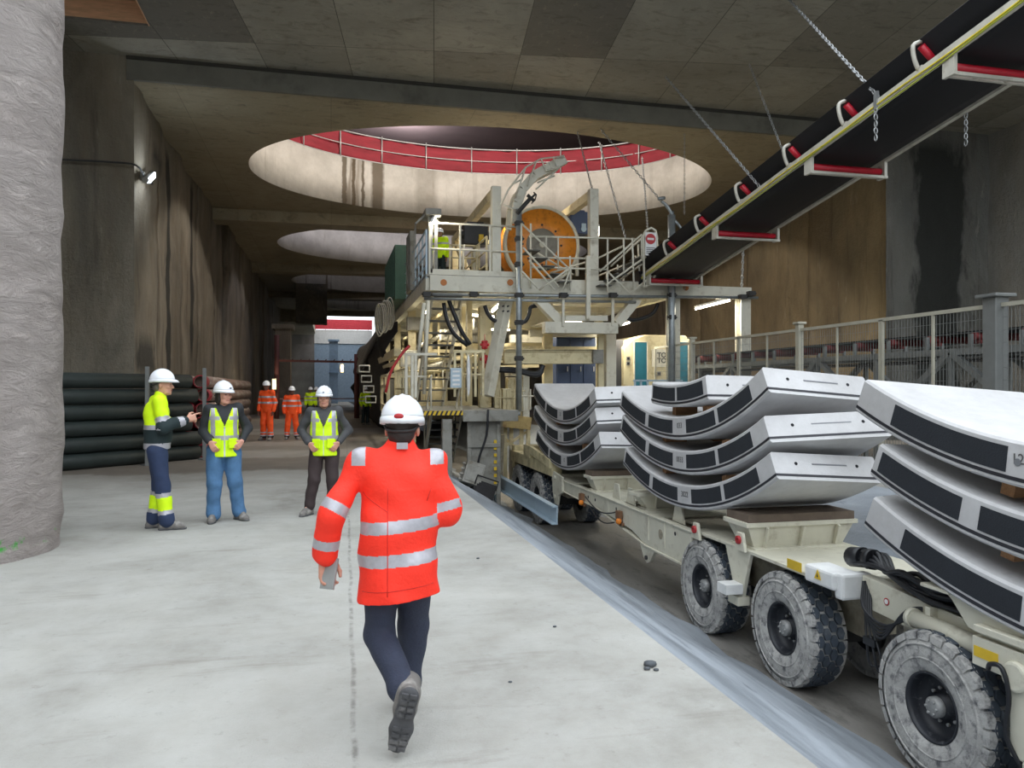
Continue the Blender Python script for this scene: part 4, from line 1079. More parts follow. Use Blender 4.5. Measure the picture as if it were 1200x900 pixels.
unit('electric_winch',556,276,23.5,.75,.65,.9,M_blk,M_yel,'black winch with a yellow cover between the slanting cream beams','winch')
unit('electric_winch',676,263,23.5,.6,.7,1.3,M_navy,M_lbl,'dark blue winch unit right of the orange reel','winch')
for u,v,w,h,Y,m,lab in((472,305,.55,1.3,27,M_grn,'green sheet-metal container on the left deck edge'),(484,288,.2,1.3,24.5,M_grey,'grey narrow cabinet at the front of the green container')):
    p=onY(u,v,Y); b=MB(); b.b2((p.x-w/2,Y,ZD),(p.x+w/2,Y+ (5 if m is M_grn else 1.2),ZD+1.9)); 
    for k in range(12 if m is M_grn else 2): b.b2((p.x-w/2-.03,Y+.2+k*.4,ZD+.1),(p.x-w/2,Y+.3+k*.4,ZD+1.8))
    tag(b.build('deck_cabinet',m,None,(p.x,Y,ZD),.01),lab,'cabinet')
# navy electric cabinet in the machine bay
p0,p1=onY(652,393,YG+1.6),onY(698,452,YG+1.6)
cb=(p0.x,YG+1.6,p1.z-.6); cab=empty('electric_cabinet',cb,label='tall navy blue electric cabinet behind the cream crossbeam',cat='cabinet')
b=MB(); b.b2((p0.x,YG+1.6,p1.z-.6),(p1.x,YG+2.3,p0.z)); b.b2((p0.x-.02,YG+1.58,p0.z-.02),(p1.x+.02,YG+2.32,p0.z+.04)); b.build('body',M_navy,cab,cb,.01)
w=(p1.x-p0.x)
for k in range(3):
    b=MB(); b.b2((p0.x+.02+k*w/3,YG+1.57,p1.z-.5),(p0.x-.01+(k+1)*w/3,YG+1.6,p0.z-.1)); dd=b.build('door',M_navy,cab,cb,.005)
    b=MB(); b.b2((p0.x+(k+.8)*w/3,YG+1.54,2.2),(p0.x+(k+.84)*w/3,YG+1.57,2.35)); b.build('handle',M_wht,dd,cb)
    if k<2: b=MB(); b.b2((p0.x+(k+.55)*w/3,YG+1.555,p0.z-.65),(p0.x+(k+.65)*w/3,YG+1.57,p0.z-.35)); b.build('label_strip',M_yel,dd,cb)
# white cabin with teal doors
YC=YG+1.4
p0,p1=onY(731,383,YC),onY(812,452,YC)
cb=(p0.x,YC,1.2); cab=empty('control_cabin',cb,label='cream rounded cabin with teal doors and black lettering',cat='cabin')
b=MB()
prof=[(p0.x,1.2),(p1.x,1.2),(p1.x,3.1),(p1.x-.25,3.35),(p0.x+.7,3.35),(p0.x+.3,3.2),(p0.x,2.95)]
b.prism([(x,z) for x,z in prof],0,3.0,Matrix(((1,0,0,0),(0,0,1,YC),(0,1,0,0),(0,0,0,1)))); b.build('body',M_gy,cab,cb,.03)
for u0,u1 in((744,758),(794,806)):
    a,c=onY(u0,401,YC-.03),onY(u1,450,YC-.03); b=MB(); b.b2((a.x,YC-.03,1.25),(c.x,YC,a.z)); dd=b.build('teal_door',M_teal,cab,cb,.005)
    b=MB(); b.b2((a.x-.03,YC-.04,1.2),(a.x,YC,a.z+.03)); b.b2((c.x,YC-.04,1.2),(c.x+.03,YC,a.z+.03)); b.b2((a.x-.03,YC-.04,a.z),(c.x+.03,YC,a.z+.03)); b.build('door_frame',M_gs,dd,cb)
a,c=onY(764,409,YC-.02),onY(784,430,YC-.02); b=MB(); b.b2((a.x,YC-.03,c.z),(c.x,YC,a.z)); pn=b.build('name_panel',M_gs,cab,cb)
tx=text_mesh('TO\nTO',.22,M_dk,'lettering',.003,.006); tx.parent=pn; tx.location=(onY(775,420,YC).x-cb[0],-.035,(a.z+c.z)/2-cb[2]); tx.rotation_euler=(pi/2,0,0)
for u,v,s_ in((736,420,5),(736,426,5),(772,438,6)):
    p=onY(u,v,YC); w=s_*.024/2; b=MB(); b.b2((p.x-w,YC-.02,p.z-w),(p.x+w,YC,p.z+w)); q=b.build('switch_plate',M_grey,cab,cb); b=MB(); b.b2((p.x-w*.6,YC-.03,p.z-w*.6),(p.x+w*.6,YC-.018,p.z+w*.6)); b.build('dark_window',M_hole,q,cb)
a=onY(722,398,YC+.2); c=onY(731,452,YC+.2); b=MB(); b.b2((a.x,YC+.2,1.2),(c.x,YC+.8,a.z)); tag(b.build('dark_door',mat('dark_bronze_panel',(52,52,54),.4),None,(a.x,YC+.2,1.2)),'tall dark panel standing left of the cream cabin','panel')
b=MB(); 
for u in(744,751,759): b.bar(onY(u,446,YG-.3),(onY(u,446,YG-.3).x,YG-.3,1.2),.05)
b.bar(onY(742,446,YG-.3),onY(800,446,YG-.3),.05); b.bar((onY(742,446,YG-.3).x,YG-.3,1.2),(9.66,YG-.3,1.2),.12,.2); G('cabin_step_railing',b,M_lbl)
# electric boxes tipped on the slope by the landing leg
p=onX(553,556,3.05); b=MB(); Mr=Matrix.Rotation(.35,3,'Y')@Matrix.Rotation(-.3,3,'X'); b.box(p,(.42,.35,.5),M=Mr); b.box(p+Mr@Vector((0,-.18,0)),(.34,.02,.4),M=Mr)
for k in range(4): b.tube(p+Mr@Vector((-.22,-.1,-.2+.12*k)),p+Mr@Vector((-.30,-.1,-.2+.12*k)),.03,8)
tag(b.build('junction_box',M_grey,None,p-Vector((0,0,.3)),.02),'grey junction box tilted on the slope by the landing leg','electric box')
p=onX(564,578,3.25); b=MB(); b.box(p,(.5,.4,.44),M=Mr); b.path([p+Mr@Vector(q) for q in((-.25,-.22,.1),(-.25,-.26,.3),(.25,-.26,.3),(.25,-.22,.1))],.02,6); b.box(p+Mr@Vector((0,-.21,0)),(.4,.02,.34),M=Mr)
tag(b.build('pump_box',M_netm,None,p-Vector((0,0,.25)),.02),'black box with carrying handle lying on the slope edge','electric box')
# ================= inclined conveyor overhead =================
CX0,CX1=8.8,10.4; YC0,YC1=8.0,21.2
def zc(y): return 5.30+.148*(18.2-y)
KB=(9.6,14.0,zc(14)); con=empty('belt_conveyor',KB,label='black inclined belt conveyor with red rollers hung on chains from the ceiling',cat='conveyor')
def K(name,mb,m,parent=None,bevel=0): return mb.build(name,m,parent or con,KB,bevel)
M_belt=mat('black_conveyor_belt',(12,13,20),.6,var=.15,scale=2)
M_cs=mat('pale_conveyor_frame',(190,186,174),.5,var=.1,dirt=((140,130,112),4,.55,.8))
M_rr=mat('red_roller',(190,28,48),.4)
y0,y1=3.5,21.0
for x in(CX0,CX1):
    b=MB(); b.bar((x,y0,zc(y0)),(x,y1,zc(y1)),.09,.13); K('side_rail',b,M_cs)
b=MB()   # return strand, flat under the rails
n=40; vs=[]
for i in range(n+1):
    y=y0+(y1-y0)*i/n
    for j in range(7):
        x=CX0+.1+(CX1-CX0-.2)*j/6; vs.append((x,y,zc(y)-.05-.05*math.sin(pi*j/6)))
fs=[(i*7+j,i*7+j+1,(i+1)*7+j+1,(i+1)*7+j) for i in range(n) for j in range(6)]
b.add(vs,fs,0,True); o_=K('return_belt',b,M_belt); q=o_.modifiers.new('s','SOLIDIFY'); q.thickness=.02
b=MB(); vs=[]
for i in range(n+1):
    y=y0+(y1-y0)*i/n
    for j,(dx,dz) in enumerate(((-.02,.52),(.28,.22),(.5,.20),(1.1,.20),(1.32,.22),(1.62,.52))): vs.append((CX0+dx,y,zc(y)+dz))
fs=[(i*6+j,i*6+j+1,(i+1)*6+j+1,(i+1)*6+j) for i in range(n) for j in range(5)]
b.add(vs,fs,0,False); o_=K('carrying_belt',b,M_belt); q=o_.modifiers.new('s','SOLIDIFY'); q.thickness=.02
us=[1078,990,925,868,820,783]
ys=[onX(u,100,CX0).y for u in us]+[8.2,7.0,5.8]
for y in ys:
    z=zc(y); b=MB()
    for x,s in((CX0,-1),(CX1,1)):
        b.path(smooth([(x-s*0+s*.02,y,z+.05),(x+s*.10,y,z+.22),(x+s*.12,y,z+.42),(x-s*.02,y,z+.50)],3),.035,6)
    b.bar((CX0,y,z+.1),(CX1,y,z+.1),.08,.05)
    br=K('idler_bracket',b,M_cs)
    for a,c in(((CX0+.02,y,z+.43),(CX0+.34,y,z+.16)),((CX0+.40,y,z+.13),(CX1-.40,y,z+.13)),((CX1-.34,y,z+.16),(CX1-.02,y,z+.43))):
        b=MB(); b.tube(a,c,.06,12); K('roller',b,M_rr,br)
for u in(1113,948,838,760):
    y=onX(u,100,CX0).y; z=zc(y)-.30; b=MB()
    b.bar((CX0,y-.08,z-.04),(CX1+.05,y-.08,z-.04),.05,.05); b.bar((CX0,y+.1,z+.0),(CX1+.05,y+.1,z+.0),.05,.05)
    for x in(CX0,CX1): b.bar((x,y,z-.06),(x,y,z+.34),.06,.22)
    for x in(CX0+.5,CX0+1.05): b.bar((x,y-.08,z-.04),(x,y+.1,z),.04,.04)
    rb_=K('return_bracket',b,M_cs)
    b=MB(); b.tube((CX0+.04,y,z+.08),(CX1-.04,y,z+.08),.065,14); K('roller',b,M_rr,rb_)
b=MB(); b.path([(CX0-.06,y0+.4*i,zc(y0+.4*i)-.04+.015*math.sin(i*.8)) for i in range(45)],.013,6); K('yellow_cable',b,mat('yellow_cable',(226,206,50),.4))
b=MB(); b.path([(CX0-.05,y0+.4*i,zc(y0+.4*i)-.09+.02*math.sin(i*.6+1)) for i in range(45)],.014,6); K('yellow_cable',b,mat('green_yellow_cable',(170,176,70),.4))
b=MB(); b.tube((CX0-.1,21,zc(21)),(CX1+.1,21,zc(21)),.22,20); K('tail_drum',b,M_blk)
# ---- chains
M_ch=mat('galvanised_chain',(170,172,172),.35,metal=.6)
def chain(a,c,link=.10,label='',r=.011,cat='chain',grp='hanging chains'):
    a=Vector(a); c=Vector(c); d=(c-a); L=d.length; d.normalize(); n=max(2,int(L/(link*.78))); x,y,_=frame(d)
    b=MB()
    for i in range(n):
        p=a+d*(L*(i+.5)/n); w=x if i%2 else y; hl=link*.5-r; hw=link*.24
        pts=[p+d*(math.sin(t)*hl)+w*(math.cos(t)*hw) for t in [2*pi*k/8 for k in range(8)]]
        b.path(pts,r,4,closed=True)
    return tag(b.build('chain',M_ch,None,c,weld=False),label,cat,grp)
def pz(u,v,z):
    d=(z-H)*F/(CV-v); t=T(u); Y=d/(CS+SN*t); return (Y*t,Y,z)
def rail(u,v,X): return onX(u,v,X)
def zr(x,y): return Vector((x,y,zc(y)))
y=onX(1030,100,CX0).y; a=zr(CX0,y)
chain(a+Vector((0,0,.1)),pz(925,0,ZN-.03),.13,'long sloping chain from the ceiling to the conveyor rail, nearest the camera',.014)
chain(a+Vector((-.06,0,-.05)),a+Vector((-.06,0,-.62)),.13,'short loose chain end dangling from the near conveyor rail',.014)
b=MB(); b.box(a+Vector((-.05,0,.05)),(.05,.07,.3)); tag(b.build('chain_shackle',M_ch,None,a+Vector((-.05,0,-.1))),'steel shackle where the nearest chain meets the conveyor rail','shackle')
y=onX(1130,140,CX1).y; a=zr(CX1,y); chain(a+Vector((.03,0,-.05)),a+Vector((.03,0,-.62)),.13,'short chain end dangling below the far conveyor rail in front of the dark wet wall',.014)
chain(a+Vector((0,0,.5)),(CX1+.6,y-.3,ZN),.13,'chain from the ceiling to the far conveyor rail at the top right',.012)
y=onX(890,218,CX0).y; a=zr(CX0,y); chain(a+Vector((0,0,.1)),pz(780,90,ZN-.03),.13,'sloping chain from the ceiling to the middle of the conveyor',.013)
y=onX(937,165,CX1).y; chain(zr(CX1,y)+Vector((0,0,.4)),pz(878,75,ZN-.03),.12,'thin chain behind the conveyor going up to the ceiling',.010)
chain(onY(802,340,YG-.1),onY(802,284,YG-.2),.14,'chain hanging straight from the pole hook to the right front beam',.016)
chain(onY(869,340,YG),onY(871,292,YG),.14,'chain from the gantry beam corner up to the conveyor',.016)
chain(onY(775,236,YG-.4),(onY(720,120,YG).x,22.2,ZF),.13,'long chain from the ceiling to the hook of the right scaffold pole',.012)
chain(onY(733,279,YG-.3),(onY(707,150,YG+2).x,23.4,ZF),.13,'chain from the opening edge down to the raised stair',.014)
chain(onY(759,268,YG-.4),(onY(768,180,YG+2.5).x,24.6,ZF),.12,'chain above the white no-entry board',.012)
chain(onY(694,222,YG+.2),(onY(694,150,YG+.2).x,22.6,ZF),.12,'chain from the opening edge to the right portal post',.012)
chain(onY(802,252,21.2),(onY(802,200,22).x,22,ZF),.1,'thin chain from the ceiling above the right scaffold pole',.008)

# ================= right-hand mesh fence and floor conveyor =================
M_fg=mat('dull_grey_fence_steel',(120,122,120),.5,metal=.3,var=.1)
M_fs=mat('pale_fence_rail',(170,166,150),.6)
XF=9.7; ZFt=2.92
ysn=[4.6,7.1,9.55,12.0,14.5,17.0,19.5,22.0]
for i in range(len(ysn)-1):
    a,c=ysn[i],ysn[i+1]; base=(XF,(a+c)/2,0)
    r=empty('mesh_fence_panel',base,label=None,cat='fence panel',group='grey mesh fence panels along the right side')
    r['label']='tall grey wire mesh fence panel standing behind the segment stacks'
    b=MB(); b.bar((XF,a,ZFt),(XF,c,ZFt),.05,.06); b.bar((XF,a,.12),(XF,c,.12),.05,.05); b.bar((XF,a+.03,0),(XF,a+.03,ZFt),.05); b.bar((XF,c-.03,0),(XF,c-.03,ZFt),.05); b.bar((XF,(a+c)/2,.1),(XF,(a+c)/2,ZFt),.04); b.build('frame',M_fs,r,base)
    b=MB(); n=int((c-a)/.07)
    for k in range(1,n): y=a+(c-a)*k/n; b.bar((XF,y,.12),(XF,y,ZFt),.006)
    for k in range(1,15): z=.12+(ZFt-.12)*k/15; b.bar((XF+.006,a,z),(XF+.006,c,z),.006)
    b.build('wire_mesh',M_fg,r,base,weld=False)
for i,y in enumerate((9.55,14.5,19.5)):
    b=MB(); w=.24 if i==0 else .13; b.b2((XF-w/2,y-w/2,0),(XF+w/2,y+w/2,ZFt+.12)); b.b2((XF-w*.8,y-w*.8,ZFt+.12),(XF+w*.8,y+w*.8,ZFt+.17)); b.b2((XF-.2,y-.2,0),(XF+.2,y+.2,.03))
    tag(b.build('fence_post',(M_fg,M_fs,M_fs)[i],None,(XF,y,0),.01),('thick grey fence post at the right edge of the picture','pale fence post in the middle of the mesh fence','pale fence post nearest the gantry')[i],'post')
# floor conveyor behind the fence
FX0,FX1=11.2,12.5; KB2=(11.9,15,0)
fc=empty('floor_conveyor',KB2,label='low grey lattice conveyor with red rollers behind the mesh fence',cat='conveyor')
b=MB()
for x in(FX0,FX1):
    b.bar((x,6,2.35),(x,30,2.35),.10,.12); b.bar((x,6,.9),(x,30,.9),.10,.12)
    for k in range(12):
        y=6+k*2; b.bar((x,y,.9),(x,y+2 if k%2 else y+2,2.35),.11) if k%2==0 else b.bar((x,y,2.35),(x,y+2,.9),.11)
        b.bar((x,y,0),(x,y,2.35),.08)
b.build('lattice_side',M_fg,fc,KB2)
for k in range(22):
    y=6.3+k*1.05; b=MB(); b.tube((FX0+.05,y,2.62),(FX1-.05,y,2.62),.07,12); b.build('roller',mat('dusty_dark_red_roller',(120,44,44),.7),fc,KB2)
    
    for x in(FX0,FX1): b=MB(); b.bar((x,y,2.4),(x,y,2.66),.06); b.build('roller_bracket',M_fg,fc,KB2)
b=MB(); b.b2((FX0+.08,6,2.70),(FX1-.08,30,2.72)); b.b2((FX0+.1,6,2.2),(FX1-.1,30,2.22)); b.build('belt',M_belt,fc,KB2)
# ================= round opening guard rails =================
M_clo=mat('faded_red_tarpaulin',(142,36,48),.75,var=.18,scale=1.2,stretch=(1,1,3),bump=.3,bscale=3)
M_pur=mat('dark_purple_tarpaulin',(96,40,84),.8,var=.2)
M_gr=mat('galvanised_guard_rail',(196,198,196),.4,metal=.4)
def guard(k,mc,lab,h=1.15):
    cx,cy=HC[0],HC[1]+SL*k; z=ZF+2.0; ax,ay=HA+.08,HB+.08
    r=empty('opening_guard_rail',(cx,cy,z),label=lab,cat='guard rail')
    bs=(cx,cy,z)
    n=160; vs=[];fs=[]
    for i in range(n):
        t=2*pi*i/n; d=mnoise.noise((math.cos(t)*9,math.sin(t)*9,k))*.10
        for j in range(9):
            zz_=z+.05+(h-.08)*j/8 + mnoise.noise((math.cos(t)*7,math.sin(t)*7,3+k))*.05*(j/8)
            dd=d*math.sin(pi*j/8)+mnoise.noise((math.cos(t)*22,math.sin(t)*22,j*.8))*.12
            vs.append((cx+(ax+.06+dd)*math.cos(t),cy+(ay+.06+dd)*math.sin(t),zz_))
    for i in range(n):
        for j in range(8): a=i*9+j; c=((i+1)%n)*9+j; fs.append((a,c,c+1,a+1))
    b=MB().add(vs,fs,0,True); o=b.build('tarpaulin',mc,r,bs); s=o.modifiers.new('s','SOLIDIFY'); s.thickness=.01
    for zz_,rr_ in((h,.03),(h*.52,.022),(.04,.03)):
        b=MB(); b.path([(cx+ax*math.cos(2*pi*i/96),cy+ay*math.sin(2*pi*i/96),z+zz_) for i in range(96)],rr_,6,closed=True); b.build('rail',M_gr,r,bs)
    for i in range(26):
        t=2*pi*(i+.3)/26; p=Vector((cx+(ax-.03)*math.cos(t),cy+(ay-.03)*math.sin(t),z-.12)); b=MB(); b.tube(p,p+Vector((0,0,h+.2)),.028,8); b.build('post',M_gr,r,bs)
guard(0,M_clo,'guard rail with red tarpaulin round the nearest ceiling opening')
guard(1,M_pur,'guard rail with dark purple tarpaulin round the second ceiling opening')
# small white box lamp in the upper level
p=Vector((2.2,52,17.0)); b=MB(); b.box((2.2,52,16.2),(.8,.3,.8)); b.box((2.2,51.83,16.2),(.62,.04,.62)); b.tube((2.2,52,16.5),(2.2,52,16.6),.04,8); tag(b.build('wall_box',mat('grey_white_box',(180,180,178),.6),None,(2.2,52,16.2)),'small pale square box up in the dark level above the opening','box')
# left wall floodlight
p=onX(174,208,XWL+.28)
fl=empty('wall_floodlight',p,label='bright white floodlight on the stained left wall',cat='lamp')
b=MB(); b.tube(p+Vector((-.0,-.35,-.16)),p+Vector((.0,.35,.2)),.085,14); b.box(p+Vector((-.10,0,0)),(.1,.5,.16)); b.box(p+Vector((-.2,0,.0)),(.2,.08,.08)); b.build('housing',M_grey,fl,p)
b=MB(); b.bar(p+Vector((.06,-.33,-.17)),p+Vector((.06,.33,.17)),.10,.12); b.build('lens',emit('cold_lamp_glow',(215,232,255),16),fl,p)
point('floodlight',p+Vector((.5,-.1,-.1)),30,(.8,.9,1),.15)
b=MB(); pts=[(-6.8,YS-.2,7.4),(-5.5,YS-.2,7.42),(-4.85,YS-.18,7.38),(XWL+.2,22.3,7.3),(XWL+.15,23.4,p.z+.1)]; b.path(smooth(pts,4),.025,6); tag(b.build('lamp_cable',M_dk,None,(-5.1,YS,7.3)),'thin cable running along the wall to the floodlight','cable')
# ================= pipes stacked by the left wall =================
M_p1=mat('dark_rubber_pipe',(44,52,50),.55,var=.25,scale=3,dirt=((84,88,84),4,.6,.8))
M_p2=mat('weathered_steel_pipe',(128,104,92),.6,var=.25,scale=3,dirt=((176,164,150),3,.5,.7),stretch=(2,.4,2))
M_pe=mat('red_painted_pipe_end',(150,40,48),.6)
def pipe(a,c,r,m,lab,grp,red=False):
    a=Vector(a); c=Vector(c); d=(c-a).normalized(); x,y,_=frame(d); b=MB(); n=18
    b.lathe([(r*.86,.3),(r*.86,0),(r,0),(r,(c-a).length),(r*.86,(c-a).length),(r*.86,(c-a).length-.3),(0,(c-a).length-.3)],a,d,n)
    b.lathe([(0,.28),(r*.86,.28)],a,d,n)
    o=b.build('steel_pipe' if red else 'long_pipe',m,None,a-Vector((0,0,r)))
    tag(o,lab,'pipe',grp)
    if red:
        b=MB(); b.lathe([(r*.84,-.004),(r*1.03,-.004),(r*1.03,.45),(r*.9,.45)],a,d,n); q=b.build('red_end',M_pe,o,a-Vector((0,0,r)))
    return o
r=.165; dx=Vector((2.35,2.35,0)).normalized(); perp=Vector((-dx.y,dx.x,0))
wd=['bottom','second','third','fourth','fifth','top']
for k in range(6):
    for j in range(2):
        a=Vector((-7.4,15.2,0))+perp*(.0+.34*j)+Vector((0,0,r+.335*k)); c=Vector((-3.1,19.5,0))+perp*(.34*j)+Vector((0,0,r+.335*k))
        a+=dx*R_.uniform(-.1,.2); c+=dx*R_.uniform(-.25,.05)
        pipe(a,c,r,M_p1,'dark pipe in the stack by the left wall, %s row, %s column'%(wd[k],('front','back')[j]),'dark pipes stacked behind the three workers')
for k in range(6):
    for j in range(3):
        x=-3.05-.36*j; a=Vector((x+R_.uniform(-.02,.02),19.75+R_.uniform(-.1,.25),r+.335*k)); c=Vector((x-.1,31.0+R_.uniform(-.3,.3),r+.335*k*.97))
        pipe(a,c,r*.95,M_p2,'weathered steel pipe with red end, %s row, %s'%(wd[k],('outer column','middle column','column nearest the wall')[j]),'red-ended steel pipes beside the left wall',True)
for i,(x,y) in enumerate(((-5.6,16.62),(-4.05,18.2),(-3.05,19.3))):
    b=MB(); p=Vector((x,y,0))-perp*.24; b.bar(p,p+Vector((0,0,2.15)),.08); b.bar(p,p+perp*.2,.08,.06)
    tag(b.build('stack_stake',M_fg,None,p),('steel stake holding the dark pipe stack near the column','steel stake holding the dark pipe stack behind the pointing worker','steel stake at the corner of the dark pipe stack')[i],'stake')
# ================= far end =================
M_fr=mat('far_red_banner',(206,60,70),.7); M_fw=mat('far_white_sheet',(226,224,220),.7,var=.08)
b=MB(); b.b2((-2,97.5,7.2),(5,97.6,8.9)); 
for k in range(14): b.b2((-2+k*.5,97.45,7.2),(-1.97+k*.5,97.5,8.9))
tag(b.build('white_hoarding',M_fw,None,(1.5,97.5,7.2)),'white hoarding in daylight at the far end of the hall','hoarding')
b=MB(); b.b2((-2,97.4,8.95),(5,97.5,10.2)); 
for k in range(6): b.b2((-2+k*1.3,97.36,8.9),(-1.94+k*1.3,97.4,10.2))
tag(b.build('red_hoarding',M_fr,None,(1.5,97.4,8.9)),'red hoarding above the white one at the far end','hoarding')
b=MB(); b.b2((-2,97.6,0),(5,97.8,7.2)); tag(b.build('blue_grey_panel',mat('blue_grey_far_panel',(150,168,186),.7),None,(1.5,97.6,0)),'blue-grey panel below the white hoarding at the far end','panel')
b=MB(); 
c=onY(391,430,88); b.ibeam((c.x,88,0),(c.x,88,7.0),.95,.9,.12,(0,1,0)); b.b2((c.x-.6,87.4,6.9),(c.x+.6,88.6,7.1)); b.b2((c.x-.6,87.4,3.4),(c.x+.6,88.6,3.5)); tag(b.build('steel_column',mat('pale_blue_column',(170,196,224),.5),None,(c.x,88,0)),'pale blue steel column standing far down the hall','column')
b=MB(); b.b2((-2.6,60,6.6),(-.3,61.5,ZF)); structure(b.build('trim_4',M_cf))
# red and brown tube frame crossing the passage
b=MB(); b.tube((-2.9,44,0),(-2.9,44,4.6),.14,8); b.tube((1.4,44,0),(1.4,44,3.6),.14,8); b.bar((-2.9,44,3.2),(1.6,44,3.15),.1,.12); b.bar((-2.9,44,1.1),(1.4,44,1.1),.06)
for k in range(9): b.bar((-2.6+k*.45,43.95,3.15),(-2.5+k*.45,43.95,3.3),.05)
tag(b.build('barrier_frame',mat('dark_red_brown_steel',(92,52,48),.7),None,(-.7,44,0)),'dark red steel frame with a crossbar spanning the far passage','frame')
b=MB(); b.b2((-3.4,50,0),(-2.5,52,5.4)); b.b2((-3.6,49.9,5.4),(-2.3,52.1,5.7)); tag(b.build('wall_pier',M_wl,None,(-3,51,0)),'concrete pier at the left wall far down the hall','pier')
for x,y,z,lab in((-3.0,43.5,1.9,'tiny yellowish lamp beyond the orange workers'),(.7,52,3.0,'small lamp glowing far down the passage')):
    b=MB(); b.box((x,y,z),(.22,.12,.6)); ho=tag(b.build('wall_lamp',M_grey,None,(x,y,z)),lab,'lamp'); b=MB(); b.box((x,y-.08,z),(.18,.04,.5)); b.build('lens',emit('yellow_lamp_glow',(255,226,160),1.2),ho,(x,y,z))
    point('far_lamp',(x,y-.6,z),40,(1,.85,.6),.1)
# machinery silhouettes on the floor in the distance
for i,(u,v,w,h,Y) in enumerate(((432,440,1.6,3.2,50),(452,452,1.2,2.2,46))):
    p=onY(u,v,Y); b=MB(); b.box((p.x,Y,h/2),(w,1.2,h)); b.tube((p.x,Y-.4,h*.7),(p.x,Y-1.0,h*.7),.5,14); b.box((p.x+.3,Y-.65,h*.3),(.5,.2,.6))
    b.tube((p.x-.5,Y-.5,0),(p.x-.5,Y-.5,h+.8),.08,8)
    tag(b.build('distant_machine',mat('distant_machine_grey',(120,118,112),.7,var=.3,scale=1.5),None,(p.x,Y,0),.03),('grey machine standing far down beside the gantry','low grey machine in front of the farther one')[i],'machine')
# stones and debris on the slab
for i,(u,v,s) in enumerate(((762,781,.035),(758,785,.018),(769,786,.014),(650,735,.012),(560,655,.014),(598,800,.01))):
    d=H*F/(v-CV); t=T(u); Y=d/(CS+SN*t); b=MB(); b.ell((Y*t,Y,s*.5),(s*1.3,s,s*.6),7); 
    for q in range(len(b.v)): x_,y_,z_=b.v[q]; k=mnoise.noise((x_*60,y_*60,z_*60))*.3*s; b.v[q]=(x_+k,y_-k,max(0,z_+k*.5))
    tag(b.build('stone',mat('dark_stone',(84,88,92),.8),None,(Y*t,Y,0)),('dark stone lying alone on the slab near the edge','small chip beside the dark stone','smaller chip beside the dark stone','tiny stone on the slab right of the red-jacketed worker','tiny stone near the slab edge beside the worker','tiny stone in the foreground')[i],'stone')
# ================= people =================
def V3(*a): return np.array(a,dtype=np.float64)
class SDF:
    """soft union of tapered capsules and ellipsoids, meshed with surface nets"""
    def __init__(s,k=.02): s.p=[]; s.k=k; s.cuts=[]; s.disp=None
    def cap(s,a,b,r1,r2=None,flat=None,f=1.0,k=None):
        a=np.array(a,float); b=np.array(b,float); r2=r1 if r2 is None else r2
        n=None if flat is None else np.array(flat,float)/np.linalg.norm(flat)
        R=max(r1,r2); s.p.append(('c',a,b,r1,r2,n,f,k or s.k,(a+b)/2,np.linalg.norm(b-a)/2+R)); return s
    def ell(s,c,r,M=None,k=None):
        s.p.append(('e',np.array(c,float),np.array(r,float),M,None,None,None,k or s.k,np.array(c,float),max(r))); return s
    def limb(s,pts,rs,flat=None,f=1.0):
        for i in range(len(pts)-1): s.cap(pts[i],pts[i+1],rs[i],rs[i+1],flat,f)
        return s
    def cut(s,p,n): s.cuts.append((np.array(p,float),np.array(n,float)/np.linalg.norm(n))); return s
    def ev(s,P,prims):
        D=None
        for q in prims:
            if q[0]=='c':
                _,a,b,r1,r2,n,f,k=q[:8]
                ab=b-a; L=max(ab@ab,1e-12); w=P-a; t=np.clip(w@ab/L,0,1); v=w-t[:,None]*ab
                if n is not None:
                    h=v@n; d2=(v*v).sum(1)+(f*f-1)*h*h
                else: d2=(v*v).sum(1)
                d=np.sqrt(d2)-(r1+(r2-r1)*t)
                if n is not None and f>1: d=d/ (1+(f-1)*.5)
            else:
                _,c,r,M=q[:4]; k=q[7]
                w=P-c
                if M is not None: w=w@M
                l=np.sqrt(((w/r)**2).sum(1)); g=np.sqrt(((w/(r*r))**2).sum(1))+1e-9
                d=l*(l-1)/g
            if D is None: D=d
            else:
                h=np.clip(.5+.5*(D-d)/k,0,1); D=D*(1-h)+d*h-k*h*(1-h)
        if s.disp is not None: D=D+s.disp(P)
        for p,n in s.cuts: D=np.maximum(D,(P-p)@n)
        return D
    def mesh(s,res):
        lo=np.min([q[8]-q[9] for q in s.p],0)-res*3; hi=np.max([q[8]+q[9] for q in s.p],0)+res*3
        B=10; N=np.ceil((hi-lo)/res/B).astype(int)*B; A=np.ones(N+0,dtype=np.float32)
        g=(np.stack(np.meshgrid(*[np.arange(B)]*3,indexing='ij'),-1).reshape(-1,3))*res
        hd=B*res*.9
        cen=np.array([q[8] for q in s.p]); rad=np.array([q[9] for q in s.p])
        for i in range(0,N[0],B):
            for j in range(0,N[1],B):
                for k in range(0,N[2],B):
                    o=lo+np.array([i,j,k])*res; c=o+B*res/2
                    m=np.linalg.norm(cen-c,axis=1)<rad+hd+.06
                    if not m.any(): continue
                    pr=[s.p[t] for t in np.nonzero(m)[0]]
                    dc=s.ev(c[None],pr)[0]
                    if abs(dc)>hd*2.2+.02:
                        A[i:i+B,j:j+B,k:k+B]=1 if dc>0 else -1; continue
                    A[i:i+B,j:j+B,k:k+B]=s.ev(g+o,pr).reshape(B,B,B)
        return nets(A,lo,res)
